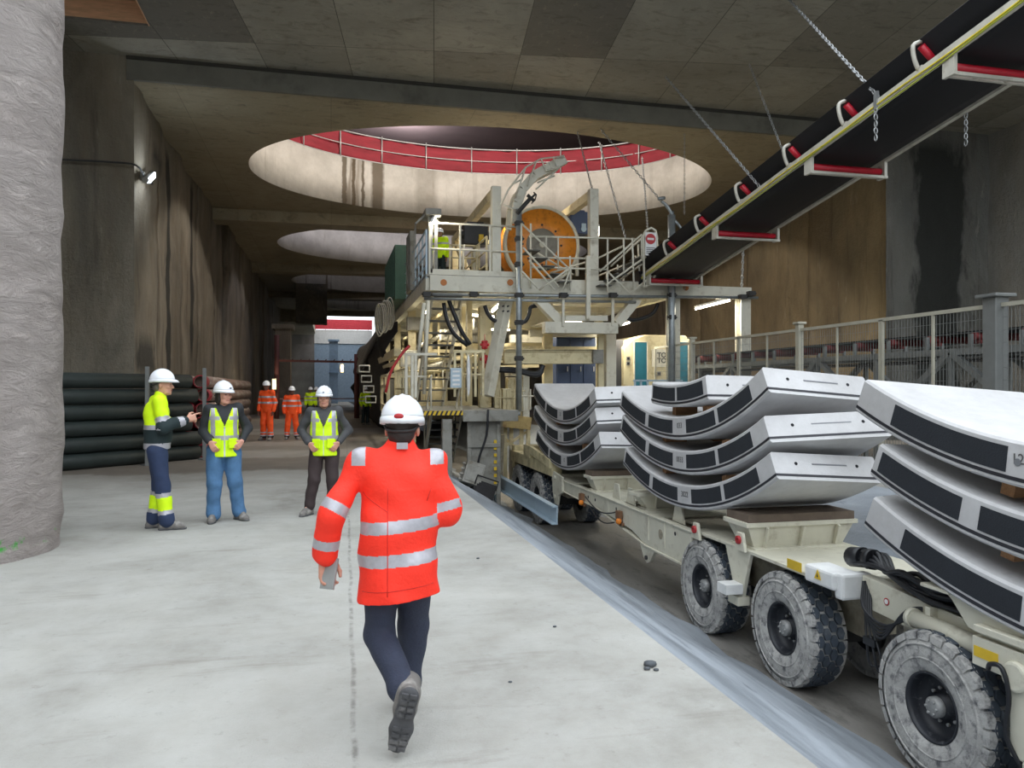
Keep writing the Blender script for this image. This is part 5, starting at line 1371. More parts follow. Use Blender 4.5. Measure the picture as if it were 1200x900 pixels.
def nets(A,lo,res):
    S=A<0
    c=[(0,0,0),(1,0,0),(0,1,0),(1,1,0),(0,0,1),(1,0,1),(0,1,1),(1,1,1)]
    n=np.array(A.shape)-1
    sl=lambda o:tuple(slice(o[t],o[t]+n[t]) for t in range(3))
    cnt=sum(S[sl(o)].astype(np.int8) for o in c); act=(cnt>0)&(cnt<8)
    idx=np.argwhere(act); ids=-np.ones(act.shape,dtype=np.int64); ids[act]=np.arange(len(idx))
    acc=np.zeros((len(idx),3)); num=np.zeros(len(idx))
    val=[A[idx[:,0]+o[0],idx[:,1]+o[1],idx[:,2]+o[2]].astype(np.float64) for o in c]
    for a in range(8):
        for b in range(a+1,8):
            if sum(c[a][t]!=c[b][t] for t in range(3))!=1: continue
            va,vb=val[a],val[b]; m=(va<0)!=(vb<0)
            t=np.where(m,va/np.where(m,va-vb,1),0)
            acc+=np.where(m[:,None],np.array(c[a])+t[:,None]*(np.array(c[b])-np.array(c[a])),0); num+=m
    Vt=lo+(idx+acc/num[:,None])*res
    Fs=[]
    for ax in range(3):
        o=[0,0,0]; o[ax]=1; u,v=[t for t in range(3) if t!=ax]
        a=A; sh=list(A.shape); sh[ax]-=1
        s0=S[tuple(slice(0,sh[t]) for t in range(3))]; s1=S[tuple(slice(o[t],sh[t]+o[t]) for t in range(3))]
        e=np.argwhere(s0!=s1); e=e[(e[:,u]>0)&(e[:,v]>0)&(e[:,u]<n[u])&(e[:,v]<n[v])]
        du=np.zeros(3,int); du[u]=1; dv=np.zeros(3,int); dv[v]=1
        q=[ids[tuple(x.T)] for x in(e-du-dv,e-dv,e,e-du)]
        f=np.stack(q,1); flip=s0[tuple(e.T)]; 
        if ax==1: flip=~flip
        f=np.where(flip[:,None],f,f[:,::-1]); Fs.append(f)
    return Vt,np.concatenate(Fs)
def sdf_obj(s,res,name,mats,parent,mfn=None,levels=0):
    Vt,Fc=s.mesh(res)
    me=bpy.data.meshes.new(name); me.from_pydata(Vt.tolist(),[],Fc.tolist())
    if not isinstance(mats,(list,tuple)): mats=[mats]
    for m in mats: me.materials.append(m)
    me.polygons.foreach_set('use_smooth',[True]*len(Fc))
    if mfn is not None:
        C=Vt[Fc].mean(1); me.polygons.foreach_set('material_index',np.asarray(mfn(C),dtype=np.int32))
    me.update()
    o=bpy.data.objects.new(name,me); col.objects.link(o); o.parent=parent
    sm=o.modifiers.new('smooth','SMOOTH'); sm.iterations=2; sm.factor=.5
    return o
def wr(amp,f=22,seed=0):
    def g(P):
        x,y,z=P[:,0]*f+seed,P[:,1]*f+seed*1.7,P[:,2]*f
        return amp*(np.sin(x*1.1+1.7*np.sin(z*.63+y*.4))*np.sin(z*.9+1.3*np.sin(x*.5))+.6*np.sin(y*1.3+z*.7+2*np.sin(x*.4)))
    return g
SK=lambda c:mat('skin_%d_%d_%d'%c,c,.5,var=.06,scale=20)
M_boot=mat('dusty_work_boot',(112,108,104),.85,var=.2,scale=14,dirt=((160,156,150),10,.5,.7))
M_sole=mat('grey_rubber_sole',(74,74,76),.8,var=.2,scale=12,dirt=((130,128,126),9,.5,.75))
M_helm=mat('white_helmet_plastic',(238,240,244),.22,var=.02)
M_refl=mat('reflective_tape',(178,176,182),.35,metal=.25,var=.1,scale=30)
M_yv=mat('fluorescent_yellow_cloth',(214,255,0),.7,var=.06,scale=12,bump=.2,bscale=60)
M_red_=mat('fluorescent_red_cloth',(255,50,28),.7,var=.05,scale=10,bump=.25,bscale=50)
M_or=mat('fluorescent_orange_cloth',(255,88,24),.7,var=.06,scale=12)
M_nav=mat('dark_navy_trousers',(44,50,68),.8,var=.12,scale=14,bump=.3,bscale=50)
M_nav2=mat('navy_work_cloth',(40,54,84),.8,var=.12,scale=14)
M_dkg=mat('dark_green_black_cloth',(26,42,44),.8,var=.12,scale=14)
M_jean=mat('blue_denim',(74,112,150),.8,var=.15,scale=10,bump=.3,bscale=80)
M_brt=mat('dark_brown_trousers',(58,46,46),.8,var=.12)
M_blkj=mat('black_jacket_cloth',(40,42,46),.75,var=.15,scale=10)
M_gryj=mat('dark_grey_jacket_cloth',(66,66,68),.75,var=.15,scale=10)
M_hair=mat('dark_hair',(38,28,24),.6); M_hairg=mat('grey_hair',(96,88,84),.6)
M_eye=mat('eye_dark',(24,20,18),.3); M_lip=mat('lips',(150,80,76),.5)
def unit3(v): v=np.array(v,float); return v/np.linalg.norm(v)
def hand(s,w,d,pn,side,curl=.6,sc=1.0,point=False,thumb=.6,k=.006,curls=None):
    """w wrist, d direction of the hand, pn palm normal (towards the palm), side = thumb side"""
    w=np.array(w,float); d=unit3(d); pn=unit3(pn-np.dot(pn,d)*d); side=unit3(side-np.dot(side,d)*d-np.dot(side,pn)*pn)
    K=w+d*.085*sc
    for o in(-.026,-.009,.009,.026): s.cap(w+side*o*.7*sc+d*.01,K+side*o*sc*1.05,.013*sc,.0115*sc,k=.012)
    for i,(o,L) in enumerate(((.030,.072),(.010,.080),(-.010,.074),(-.029,.058))):
        p=K+side*o*sc; c=curl if curls is None else curls[i]
        if point: c=.12 if i==0 else 1.35
        a=.0; L=L*sc; r=.0095*sc
        for j,(fl,rr) in enumerate(((.42,1),(.33,.9),(.25,.8))):
            a+=c*(.8 if j==0 else 1.0); dd=d*math.cos(a)+pn*math.sin(a)+side*o*(.9 if c<.4 else .2)
            q=p+dd*L*fl; s.cap(p,q,r*rr,r*rr*.92,k=k); p=q
    # thumb from the side of the palm near its base
    p=w+d*.022*sc+side*.026*sc; dirs=[unit3(d*.65+side*(.9-.3*thumb)+pn*.35),unit3(d*.85+side*(.45-.6*thumb)+pn*(.3+.5*thumb)),unit3(d*.9-side*.5*thumb+pn*(.25+.5*thumb))]
    for dd,L,r in zip(dirs,(.040,.032,.026),(.0135,.0115,.010)):
        q=p+dd*L*sc; s.cap(p,q,r*sc,r*sc*.9,k=.008); p=q
def rotz(a): c,s_=math.cos(a),math.sin(a); return np.array([[c,-s_,0],[s_,c,0],[0,0,1]])
def rotx(a): c,s_=math.cos(a),math.sin(a); return np.array([[1,0,0],[0,c,-s_],[0,s_,c]])
def roty(a): c,s_=math.cos(a),math.sin(a); return np.array([[c,0,s_],[0,1,0],[-s_,0,c]])
def head_prims(s,c,M,female=False):
    """c head centre (eye level), M head rotation; face towards local +y"""
    W=lambda x,y,z: c+M@V3(x,y,z)
    s.ell(W(0,-.012,.035),(.076,.095,.088),M,k=.02)
    s.ell(W(0,.018,-.035),(.062,.072,.078),M,k=.03)
    s.cap(W(-.03,.045,-.088),W(.03,.045,-.088),.024,k=.03)       # jaw / chin
    s.ell(W(0,.070,-.098),(.022,.020,.018),M,k=.02)
    s.cap(W(0,.084,.005),W(0,.104,-.032),.0095,.014,k=.012)       # nose
    s.cap(W(-.014,.094,-.036),W(.014,.094,-.036),.008,k=.01)
    s.cap(W(-.042,.078,.022),W(.042,.078,.022),.011,k=.018)       # brow
    for q in(-1,1):
        s.ell(W(q*.04,.066,-.028),(.024,.022,.02),M,k=.02)         # cheek
        s.ell(W(q*.079,-.008,-.012),(.010,.018,.030),M,k=.008)     # ear
        s.ell(W(q*.031,.079,.0),(.015,.010,.009),M,k=.006)
    s.cap(W(-.02,.084,-.062),W(.02,.084,-.062),.0085,k=.008)      # lips
    s.cap(W(-.016,.082,-.072),W(.016,.082,-.072),.0085,k=.008)
def face_extras(root,c,M,hair,style):
    W=lambda x,y,z: Vector(c+M@V3(x,y,z))
    for q in(-1,1): b=MB(); b.ell(W(q*.031,.084,.0),(.0105,.006,.0055),10,M=Matrix(M.tolist())); b.build('eye',M_eye,root)
    b=MB(); b.path(smooth([W(-.024,.089,-.066),W(-.01,.095,-.067),W(.01,.095,-.067),W(.024,.089,-.066)],3),.0042,6); b.build('lips',M_lip,root)
    for q in(-1,1): b=MB(); b.path(smooth([W(q*.018,.091,.022),W(q*.033,.090,.026),W(q*.048,.081,.020)],3),.004,6); b.build('eyebrow',hair,root)
    s=SDF(.015)
    A=c+M@V3(0,-.03,.035)
    s.ell(A,(.083,.088,.085),M)
    if style=='short': s.ell(c+M@V3(0,-.055,-.03),(.068,.052,.06),M); s.cut(c+M@V3(0,-.01,-.075),M@V3(0,.5,-1))
    if style=='bob': s.ell(c+M@V3(0,-.05,-.05),(.082,.062,.085),M); [s.ell(c+M@V3(q*.07,-.005,-.04),(.022,.035,.075),M) for q in(-1,1)]
    s.cut(c+M@V3(0,.038,.06),M@V3(0,1,.0))
    s.disp=wr(.002,90); sdf_obj(s,.006,'hair',hair,root)
def helmet(root,c,M,ear=False,badge=None,strap=False):
    W=lambda x,y,z: c+M@V3(x,y,z)
    b=MB(); n=48; vs=[];fs=[]; rings=14
    def shell(t,ph,off=0):
        # t 0 top .. 1 rim
        a=t*pi/2*.98; rx,ry,rz=.108+off,.132+off,.118+off
        x=rx*math.sin(a)*math.cos(ph); y=ry*math.sin(a)*math.sin(ph); z=rz*math.cos(a)
        ridge=.008*math.exp(-(x/.012)**2)+.007*math.exp(-((abs(x)-.036)/.008)**2)
        z+=ridge*(1-t*.7); 
        return (x,y-.008,z+.052)
    for i in range(rings+1):
        for j in range(n): vs.append(W(*shell(i/rings,2*pi*j/n)))
    for i in range(rings):
        for j in range(n): fs.append((i*n+j,(i+1)*n+j,(i+1)*n+(j+1)%n,i*n+(j+1)%n))
    b.add(vs,fs,0,True)
    # flared skirt and peak
    prof=[]
    vs=[];fs=[]
    for j in range(n):
        ph=2*pi*j/n; f=math.sin(ph)
        x,y,z=shell(1,ph)
        k=1.05; pk=max(0,f)**2.2*.048; bk=max(0,-f)**2*.006
        ring=[(x,y,z+.002),(x*1.03,y+ (y*.025),z),(x*1.045,(y+.008)*1.03-.008+pk*.6-bk,z-.012-bk),(x*1.045,(y+.008)*1.035-.008+pk-bk,z-.032-.004*max(0,f)-bk*1.2),(x*1.01,(y+.008)*1.0-.008+pk*.9,z-.030),(x*.97,y*.97,z-.006)]
        for q in ring: vs.append(W(*q))
    m=6
    for j in range(n):
        for i in range(m-1): a=j*m+i; c2=((j+1)%n)*m+i; fs.append((a,a+1,c2+1,c2))
    b.add(vs,fs,0,True)
    o=b.build('helmet',M_helm,root)
    sm=o.modifiers.new('s','SOLIDIFY'); sm.thickness=.002
    if badge is not None:
        y,z,mm,r=badge; p=Vector(W(0.0,y,z)); b=MB(); b.ell(p,(r*1.35,.006,r*.75),16,M=Matrix(M.tolist())); b.build('helmet_badge',mm,o)
    if strap:
        b=MB(); 
        for q in(-1,1): b.path(smooth([Vector(W(q*.088,0,.03)),Vector(W(q*.086,.01,-.03)),Vector(W(q*.05,.045,-.10)),Vector(W(0,.06,-.125))],3),.0035,6)
        b.build('chin_strap',M_blk,o)
    b=MB(); b.path(smooth([Vector(W(-.085,-.03,.012)),Vector(W(-.06,-.095,-.012)),Vector(W(0,-.115,-.018)),Vector(W(.06,-.095,-.012)),Vector(W(.085,-.03,.012))],4),.007,6); b.build('helmet_harness',M_dk,o)
    return o
def boot(root,ank,toe,up,m=None,big=1.0,res=.007,name='boot'):
    """ank: ankle joint, toe: toe direction (unit), up: shin direction"""
    m=m or M_boot; a=np.array(ank,float); t=unit3(toe); u=unit3(np.array(up,float)-np.dot(up,t)*t); side=np.cross(t,u)
    L=.185*big; s=SDF(.02)
    h=.062*big
    s.cap(a-u*h-t*.055*big,a-u*h+t*L*.75,.036*big,.040*big,u,1.0); s.cap(a-u*h+t*L*.55+side*.012,a-u*(h+.005)+t*L*.86,.042*big,.034*big)
    s.cap(a-t*.012,a-u*h*.6+t*.03,.05*big,.05*big); s.cap(a-u*.03-t*.03,a+u*.07-t*.02,.046*big,.052*big); s.cap(a,a-u*h*.5+t*.10,.044*big,.034*big)
    s.cut(a-u*(h+.020)*1.0,-u); s.disp=wr(.0015,60)
    o=sdf_obj(s,res,name,m,root)
    so=SDF(.01); zz_=a-u*(h+.022)
    so.cap(zz_-t*.055*big,zz_+t*.02,.042*big,.038*big,u,2.3); so.cap(zz_+t*.02,zz_+t*L*.5,.038*big,.048*big,u,2.5); so.cap(zz_+t*L*.5,zz_+t*L*.88,.048*big,.040*big,u,2.3)
    so.cut(zz_+u*.012,u)
    q=sdf_obj(so,res*.8,'sole',M_sole,o)
    b=MB()   # tread cleats
    for i in range(9):
        f=-.07+.03*i
        if .035<f<.06: continue
        for sd in(-1,1):
            wdt=.030 if f<.05 else .034
            c=Vector(zz_-u*.021*big+t*f*big+side*sd*(wdt*.62)); Mx=Matrix((tuple(side),tuple(t),tuple(u))).transposed()
            b.box(c,(wdt,.018,.010),M=Mx)
    b.build('sole_cleats',M_sole,o)
    return o
def person(name,label,loc,rz,J,style,group=None,res=.010,scale=1.0):
    root=empty('person',loc,rz,label,'person',group); root.scale=(scale,)*3
    j={k:np.array(v,float) for k,v in J.items()}
    sk=SK(style['skin']); fine=style.get('fine',1.0)
    HM=style.get('head',np.eye(3)); hc=j['head']
    # ---- body: one continuous surface
    s=SDF(.03)
    s.cap(j['pelvis'],j['chest'],.105,.115,j.get('fwd',V3(0,1,0)),1.35); s.cap(j['chest'],j['neck']-V3(0,0,.06),.11,.07)
    s.cap(j['neck']-V3(0,0,.07),hc-HM@V3(0,.015,.05),.052,.050,k=.02)
    for q in 'LR':
        s.cap(j['neck']-V3(0,0,.08),j['sh'+q],.055,.05); s.limb([j['sh'+q],j['el'+q],j['wr'+q]],[.048,.037,.026])
        s.cap(j['pelvis'],j['hip'+q],.09,.08); s.limb([j['hip'+q],j['kn'+q],j['an'+q]],[.075,.05,.036]); s.cap(j['an'+q],j['an'+q]+j['toe'+q]*.06,.034,.024)
        h=style['hand'+q]; hand(s,j['wr'+q],h['d'],np.array(h['pn'],float),np.array(h['side'],float),h.get('curl',.5),h.get('sc',1.02),h.get('point',False),h.get('thumb',.6))
    head_prims(s,hc,HM)
    sdf_obj(s,style.get('bres',.006),'body',sk,root)
    face_extras(root,hc,HM,style['hair'],style.get('hs','short'))
    helmet(root,hc,HM,badge=style.get('badge'),strap=style.get('strap',False))
    fw=unit3(j.get('fwd',V3(0,1,0))); rt=V3(fw[1],-fw[0],0)
    # ---- trousers
    s=SDF(.03); tr=style['legr']
    s.cap(j['pelvis']+V3(0,0,.06),j['pelvis'],.13,.13,fw,1.3)
    for q in 'LR':
        s.cap(j['pelvis'],j['hip'+q],.10,.088,fw,1.15)
        kn,an=j['kn'+q],j['an'+q]; hem=an+(kn-an)*.02
        s.limb([j['hip'+q],kn,hem+(kn-an)*.12,hem],[tr[0],tr[1],tr[2],tr[3]])
        e=unit3(an-kn); 
    s.disp=wr(.0055,style.get('wf',20),3)
    # trouser ends cut by hem planes only near each ankle: trim with spheres of boots hidden below
    bands=style.get('tbands'); 
    def tm(C):
        r=np.zeros(len(C),int)
        for q in 'LR':
            kn,an=j['kn'+q],j['an'+q]; ax=an-kn; t=((C-kn)@ax)/(ax@ax); rad=np.linalg.norm(C-kn-np.clip(t,0,1)[:,None]*ax,axis=1)
            o_='L' if q=='R' else 'R'; kn2,an2=j['kn'+o_],j['an'+o_]; ax2=an2-kn2; t2=np.clip(((C-kn2)@ax2)/(ax2@ax2),0,1); rad2=np.linalg.norm(C-kn2-t2[:,None]*ax2,axis=1)
            for t0,t1,mi in (bands or []): r=np.where((rad<.16)&(rad<rad2)&(t>t0)&(t<t1),mi,r)
        return r
    sdf_obj(s,res,'trousers',style['tm'],root,tm)
    for q in 'LR': boot(root,j['an'+q],j['toe'+q],style.get('up'+q,V3(0,0,1)),style.get('bm'),style.get('bb',1.0),.008)
    # ---- jacket / shirt with sleeves
    jr=style['jr']  # chest radius, waist radius, hem radius, sleeve radii
    s=SDF(.035)
    hemz=style['hem']; P=j['pelvis']; Cc=j['chest']
    ax=(Cc-P); 
    s.cap(P+V3(0,0,hemz),P+ax*.45,jr[2],jr[1],fw,style.get('flat',1.35)); s.cap(P+ax*.45,Cc,jr[1],jr[0],fw,style.get('flat',1.35))
    s.cap(Cc,Cc+(j['neck']-Cc)*.55,jr[0]*.95,jr[0]*.62,fw,1.3)
    for q in 'LR':
        s.cap(j['neck']-V3(0,0,.05),j['sh'+q],.062,style.get('shr',.060),k=.04); s.cap(Cc,j['sh'+q]-V3(0,0,.03),.11,.060,k=.04)
        w=j['wr'+q]; e=j['el'+q]; s.limb([j['sh'+q],e,e+(w-e)*.90],jr[3:6])
    s.cap(j['neck']-V3(0,0,.05),j['neck']+V3(0,0,style.get('collar',.0))+fw*.008,.068,.062,k=.02)
    if style.get('belly'): s.ell(P+ax*.35+fw*.06,(.13,.10,.13))
    if style.get('extra'): style['extra'](s,j)
    s.disp=wr(style.get('wa',.008),style.get('wf',16),1)
    s.cut(P+V3(0,0,hemz),style.get('hemn',V3(0,0,-1))) if not style.get('nocut') else None
    ju=style.get('jfn')
    jk=sdf_obj(s,style.get('jres',res),style.get('jname','jacket'),style['jm'],root,(lambda C: ju(C,j)) if ju else None)
    if style.get('vest'):
        s=SDF(.03); vr=1.0
        s.cap(P+V3(0,0,style['vhem']),P+ax*.45,jr[2]+.014,jr[1]+.014,fw,style.get('flat',1.35)); s.cap(P+ax*.45,Cc,jr[1]+.014,jr[0]+.012,fw,style.get('flat',1.35))
        s.cap(Cc,Cc+(j['neck']-Cc)*.55,(jr[0]+.014)*.95,(jr[0]+.016)*.64,fw,1.3)
        for q in 'LR':
            s.cap(j['neck']-V3(0,0,.05),j['sh'+q],.078,.074,k=.03); s.cap(Cc,j['sh'+q]-V3(0,0,.03),.124,.080,k=.05)
        s.disp=wr(.006,15,1)
        s.cut(P+V3(0,0,style['vhem']),V3(0,0,-1)); s.cut(j['neck']+V3(0,0,-.035),V3(0,0,1)); s.cut(Cc+rt*.172,unit3(rt+V3(0,0,.12))); s.cut(Cc-rt*.172,unit3(-rt+V3(0,0,.12)))
        def vm(C):
            z=C[:,2]; x=(C-Cc)@rt; y=(C-Cc)@fw; r=np.zeros(len(C),int); Zb=P[2]+ax[2]*style.get('vb',.30)
            r=np.where(np.abs(z-Zb)<.028,1,r); r=np.where((np.abs(z-(Cc[2]+.03))<.024)&(np.abs(x)>.055),1,r)
            r=np.where((np.abs(np.abs(x)-.128)<.025)&(z>Zb),1,r)
            nv=.03+.06*np.clip((z-(Cc[2]-.08))/.25,0,1)*1.2
            r=np.where((y>0)&(z>Cc[2]-.07)&(np.abs(x)<np.maximum(0,(z-(Cc[2]-.07))*.42)),2,r)
            r=np.where((y>0)&(np.abs(x)<.006)&(z<=Cc[2]-.07),3,r)
            return r
        vo=sdf_obj(s,.009,'hi_vis_vest',[M_yv,M_refl,style['jm'][0] if isinstance(style['jm'],list) else style['jm'],M_gr],root,vm)
        # pockets
        for sd in(-1,1):
            c=P+ax*.12+rt*sd*.095+fw*(jr[2]/style.get('flat',1.35)+.012); b=MB(); b.box(Vector(c),(.11,.012,.12),M=Matrix((tuple(rt),tuple(fw),(0,0,1))).transposed()@Matrix.Rotation(-sd*.45,3,'Z')); b.build('vest_pocket',M_yv,vo,bevel=.004)
    if style.get('post'): style['post'](root,j)
    return root
Z0=V3(0,0,1); FY=V3(0,1,0)
# ---- the walking man in the fluorescent red jacket, seen from behind ----
sc_=1.0
Jm=dict(pelvis=(0,0,.86),chest=(.0,.05,1.17),neck=(0,.075,1.36),head=(.02,.11,1.475),
 shL=(-.180,.05,1.31),shR=(.180,.075,1.305),
 elL=(-.315,-.02,1.07),wrL=(-.36,.03,.845),
 elR=(.238,.05,1.06),wrR=(.20,.27,1.10),
 hipL=(-.068,0,.80),hipR=(.068,.01,.80),
 knL=(-.10,.06,.46),anL=(.045,-.25,.255),
 knR=(.08,.18,.46),anR=(.045,.24,.09),
 toeL=(-.22,.22,-1.0),toeR=(.05,1,0))
for k in('toeL','toeR'): Jm[k]=unit3(Jm[k])
def jf_red(C,j):
    r=np.zeros(len(C),int)
    z=C[:,2]; x=C[:,0]
    P,Cc=j['pelvis'],j['chest']
    def tl(a,b): 
        ab=b-a; t=((C-a)@ab)/(ab@ab); d=np.linalg.norm(C-a-np.clip(t,0,1)[:,None]*ab,axis=1); return t,d
    arm=np.zeros(len(C),bool)
    body=np.linalg.norm((C-(P+(Cc-P)*np.clip((z-P[2])/(Cc[2]-P[2]),0,1.2)[:,None]))*np.array([1,1.3,0]),axis=1)
    for q in 'LR':
        for a,b,bands in((j['sh'+q],j['el'+q],((.80,.98),)),(j['el'+q],j['wr'+q],((.52,.74),))):
            t,d=tl(a,b); isarm=(d<.085)&(np.abs(x)>.17+.02*(q=='R'))&(t>.25)|((d<.09)&(b is j['wr'+q])&(t>.02))
            arm|=isarm
            for t0,t1 in bands: r=np.where(isarm&(t>t0)&(t<t1),1,r)
        s_=j['sh'+q]; r=np.where((C[:,2]>s_[2]-.005)&(np.abs(np.abs(x)-.192)<.034)&(C[:,1]<s_[1]+.035),1,r)
    zz_=z+.05*x*-1.0
    for zc_ in(.855,1.015): r=np.where(~arm&(np.abs(z-zc_-.085*x)<.030),1,r)
    return r
def red_post(root,j):
    W=Vector
    from mathutils.bvhtree import BVHTree
    jk=[c for c in root.children if c.name.startswith('jacket')][0]
    T_=BVHTree.FromPolygons([v.co.copy() for v in jk.data.vertices],[tuple(p.vertices) for p in jk.data.polygons])
    def on(x,z,e=.0005):
        h=T_.ray_cast(W((x,-1,z)),W((0,1,0)))[0]
        return W((x,h.y-e,z)) if h else W((x,-.14,z))
    sm_=mat('darker_red_seam',(206,34,20),.7)
    for nm,L in (('back_seam',[(-.048,1.20-.03*i) for i in range(18)]),('yoke_seam',[(-.17,1.17)]+[(-.15+.02*i,1.15-.013*i) for i in range(6)]+[(-.048,1.07)]),('yoke_seam',[(.16-.01*i,1.19-.03*i) for i in range(3)]),('hem_seam',[(-.17+.034*i,.70+.0034*i*1.0) for i in range(11)])):
        pts=[on(x,z) for x,z in L]
        if len(pts)>1: b=MB(); b.path(pts,.0022,5); b.build(nm,sm_,jk)
    b=MB(); c=Vector((.0,.01,1.425)); b.box((.02,.005,1.395),(.055,.012,.032)); b.build('collar_tab',M_refl,root)
def collar_red(s,j):
    n=j['neck']; s.cap(n+V3(-.03,0,-.01),n+V3(.03,0,.0),.060,.060,k=.02)
    s.cap(n+V3(0,0,-.02),n+V3(0,.0,.03),.066,.066,FY,1.0,k=.01)
St=dict(skin=(196,140,118),hair=M_hair,head=rotz(-.12)@rotx(-.10),badge=(-.146,.054,M_red,.018),
 handL=dict(d=(.10,.02,-1),pn=(.55,-.85,0),side=(.85,.5,0),curl=.62,thumb=.55),
 handR=dict(d=(-.6,.6,.2),pn=(-.5,-.5,-.2),side=(0,0,1),curl=.9),
 legr=(.098,.074,.064,.062),tm=[M_nav],upL=(.05,1,.2),upR=(0,0,1),bb=1.12,wf=17,wa=.010,shr=.056,
 jr=(.186,.184,.200,.066,.066,.052),hem=-.205,flat=1.32,jm=[M_red_,M_refl],jfn=jf_red,jres=.0048,jname='jacket',collar=.02,post=red_post,extra=collar_red,
 hemn=V3(.10,0,-1))
d0=3.92
man=person('person','walking person seen from behind in a fluorescent red jacket and white helmet',(onY(467,700,3.8).x,3.82,0.0),-.10,Jm,St,res=.008)
# phone in his left hand
mp=man.location; 
b=MB(); b.box((0,0,0),(.012,.075,.15)); b.box((-.0065,0,0),(.002,.067,.138)); b.box((.0065,.022,.055),(.003,.02,.03))
ph=b.build('mobile_phone',[mat('grey_phone_case',(150,152,150),.35,metal=.2)],bevel=.004)
Rm=Matrix.Rotation(-.10,3,'Z'); lp=Rm@Vector((-.333,.005,.775))
ph.location=man.location+lp; ph.rotation_euler=(.0,.32,pi/2-.55); tag(ph,'grey mobile phone held low in the hand of the red-jacketed worker','phone')

# ---- generic standing joints ----
def stand(h=1.0,**o):
    J=dict(pelvis=(0,0,.93),chest=(0,.01,1.25),neck=(0,.01,1.455),head=(0,.035,1.585),
     shL=(-.18,0,1.40),shR=(.18,0,1.40),elL=(-.25,-.03,1.11),wrL=(-.24,.06,.86),elR=(.25,-.03,1.11),wrR=(.24,.06,.86),
     hipL=(-.09,0,.88),hipR=(.09,0,.88),knL=(-.11,.02,.48),knR=(.11,.02,.48),anL=(-.12,0,.095),anR=(.12,0,.095),
     toeL=(-.25,1,0),toeR=(.25,1,0))
    J.update(o)
    J={k:np.array(v,float) for k,v in J.items()}
    for k in('toeL','toeR'): J[k]=unit3(J[k])
    return J
def gp(u,v):
    d=H*F/(v-CV); t=T(u); Y=d/(CS+SN*t); return (Y*t,Y,0.0)
# pointing worker: yellow and dark jacket, navy trousers with yellow shin bands, in profile facing right
def jf_p1(C,j):
    z=C[:,2]; r=np.zeros(len(C),int); P,Cc=j['pelvis'],j['chest']
    armm=np.zeros(len(C),bool)
    for q in 'LR':
        e,w,s_=j['el'+q],j['wr'+q],j['sh'+q]
        ab=w-e; t=((C-e)@ab)/(ab@ab); d=np.linalg.norm(C-e-np.clip(t,0,1)[:,None]*ab,axis=1); a=(d<.078)&(t>-.12); armm|=a
        r=np.where(a,1,r); r=np.where(a&(t>.62)&(t<.86),2,r)
        ab=e-s_; t=((C-s_)@ab)/(ab@ab); d=np.linalg.norm(C-s_-np.clip(t,0,1)[:,None]*ab,axis=1); a2=(d<.085)&(t>.3)&~a&(np.abs(C[:,0])>.14); r=np.where(a2&(t>.78),1,r); r=np.where(a2&(t>.60)&(t<.80),2,r); armm|=a2
    b=~armm
    r=np.where(b&(z<1.135),1,r); r=np.where(b&(np.abs(z-1.135)<.027),2,r); r=np.where(b&(np.abs(z-.925)<.030),2,r)
    return r
def p1_post(root,j):
    b=MB(); b.box((-.155,.02,.80),(.012,.07,.16)); q=b.build('badge_holder',M_blk,root,bevel=.003); b=MB(); b.box((-.163,.02,.79),(.004,.045,.075)); b.build('white_card',M_wht,q)
J1=stand(pelvis=(0,0,.95),chest=(0,-.005,1.27),neck=(0,.02,1.475),head=(0,.06,1.605),shR=(.175,.02,1.41),shL=(-.175,.0,1.41),
 elR=(.235,.06,1.14),wrR=(.17,.30,1.22),elL=(-.215,.06,1.13),wrL=(-.13,.30,1.20),
 knL=(-.09,.03,.49),knR=(.09,.05,.49),anL=(-.10,-.03,.095),anR=(.10,.10,.095),toeL=(-.1,1,0),toeR=(.15,1,0))
S1=dict(skin=(202,150,128),hair=M_hairg,head=rotz(-.25),
 handR=dict(d=(-.25,1,.25),pn=(-1,-.2,-.1),side=(0,-.2,1),curl=.5,point=True),handL=dict(d=(.2,1,.2),pn=(1,0,-.3),side=(0,-.2,1),curl=.9),
 legr=(.105,.082,.078,.082),tm=[M_nav2,M_yv,M_refl],tbands=[(.20,.32,2),(.32,.68,1),(.68,.79,2)],wf=18,
 jr=(.168,.172,.176,.074,.068,.050),hem=-.06,flat=1.3,belly=True,jm=[M_yv,M_dkg,M_refl],jfn=jf_p1,collar=.01,post=p1_post)
person('person','person in profile pointing, navy trousers with yellow shin bands',gp(184,620),-1.35,J1,S1,scale=1.075)
# woman with yellow vest and blue jeans, hand in pocket
J2=stand(pelvis=(0,0,.92),chest=(0,.0,1.23),shL=(-.165,-.01,1.37),shR=(.165,-.01,1.37),neck=(0,.0,1.42),head=(.0,.03,1.545),
 elL=(-.285,-.09,1.13),wrL=(-.205,.10,.975),elR=(.235,-.06,1.10),wrR=(.165,.13,.98),
 hipL=(-.09,0,.87),hipR=(.09,0,.87),knL=(-.13,.03,.47),knR=(.11,.05,.47),anL=(-.18,.0,.095),anR=(.12,.04,.095),toeL=(-.5,1,0),toeR=(.25,1,0))
S2=dict(skin=(206,150,130),hair=M_hair,hs='bob',head=rotz(-.0)@rotz(.55),
 handR=dict(d=(-.45,.25,-.8),pn=(-.4,-.9,0),side=(-.7,.3,.4),curl=.45),handL=dict(d=(.5,.35,-.6),pn=(.5,-.9,0),side=(.6,.2,.5),curl=.7),
 legr=(.112,.088,.074,.088),tm=[M_jean],jr=(.156,.158,.172,.060,.056,.044),hem=-.10,flat=1.25,jm=[M_blkj],vest=True,vhem=-.13,vb=.34,collar=.03,badge=(.135,.08,M_navy,.012),strap=False)
person('person','person in yellow vest and blue jeans turned towards the pointing worker',gp(262,610),pi+.20,J2,S2,scale=1.035)
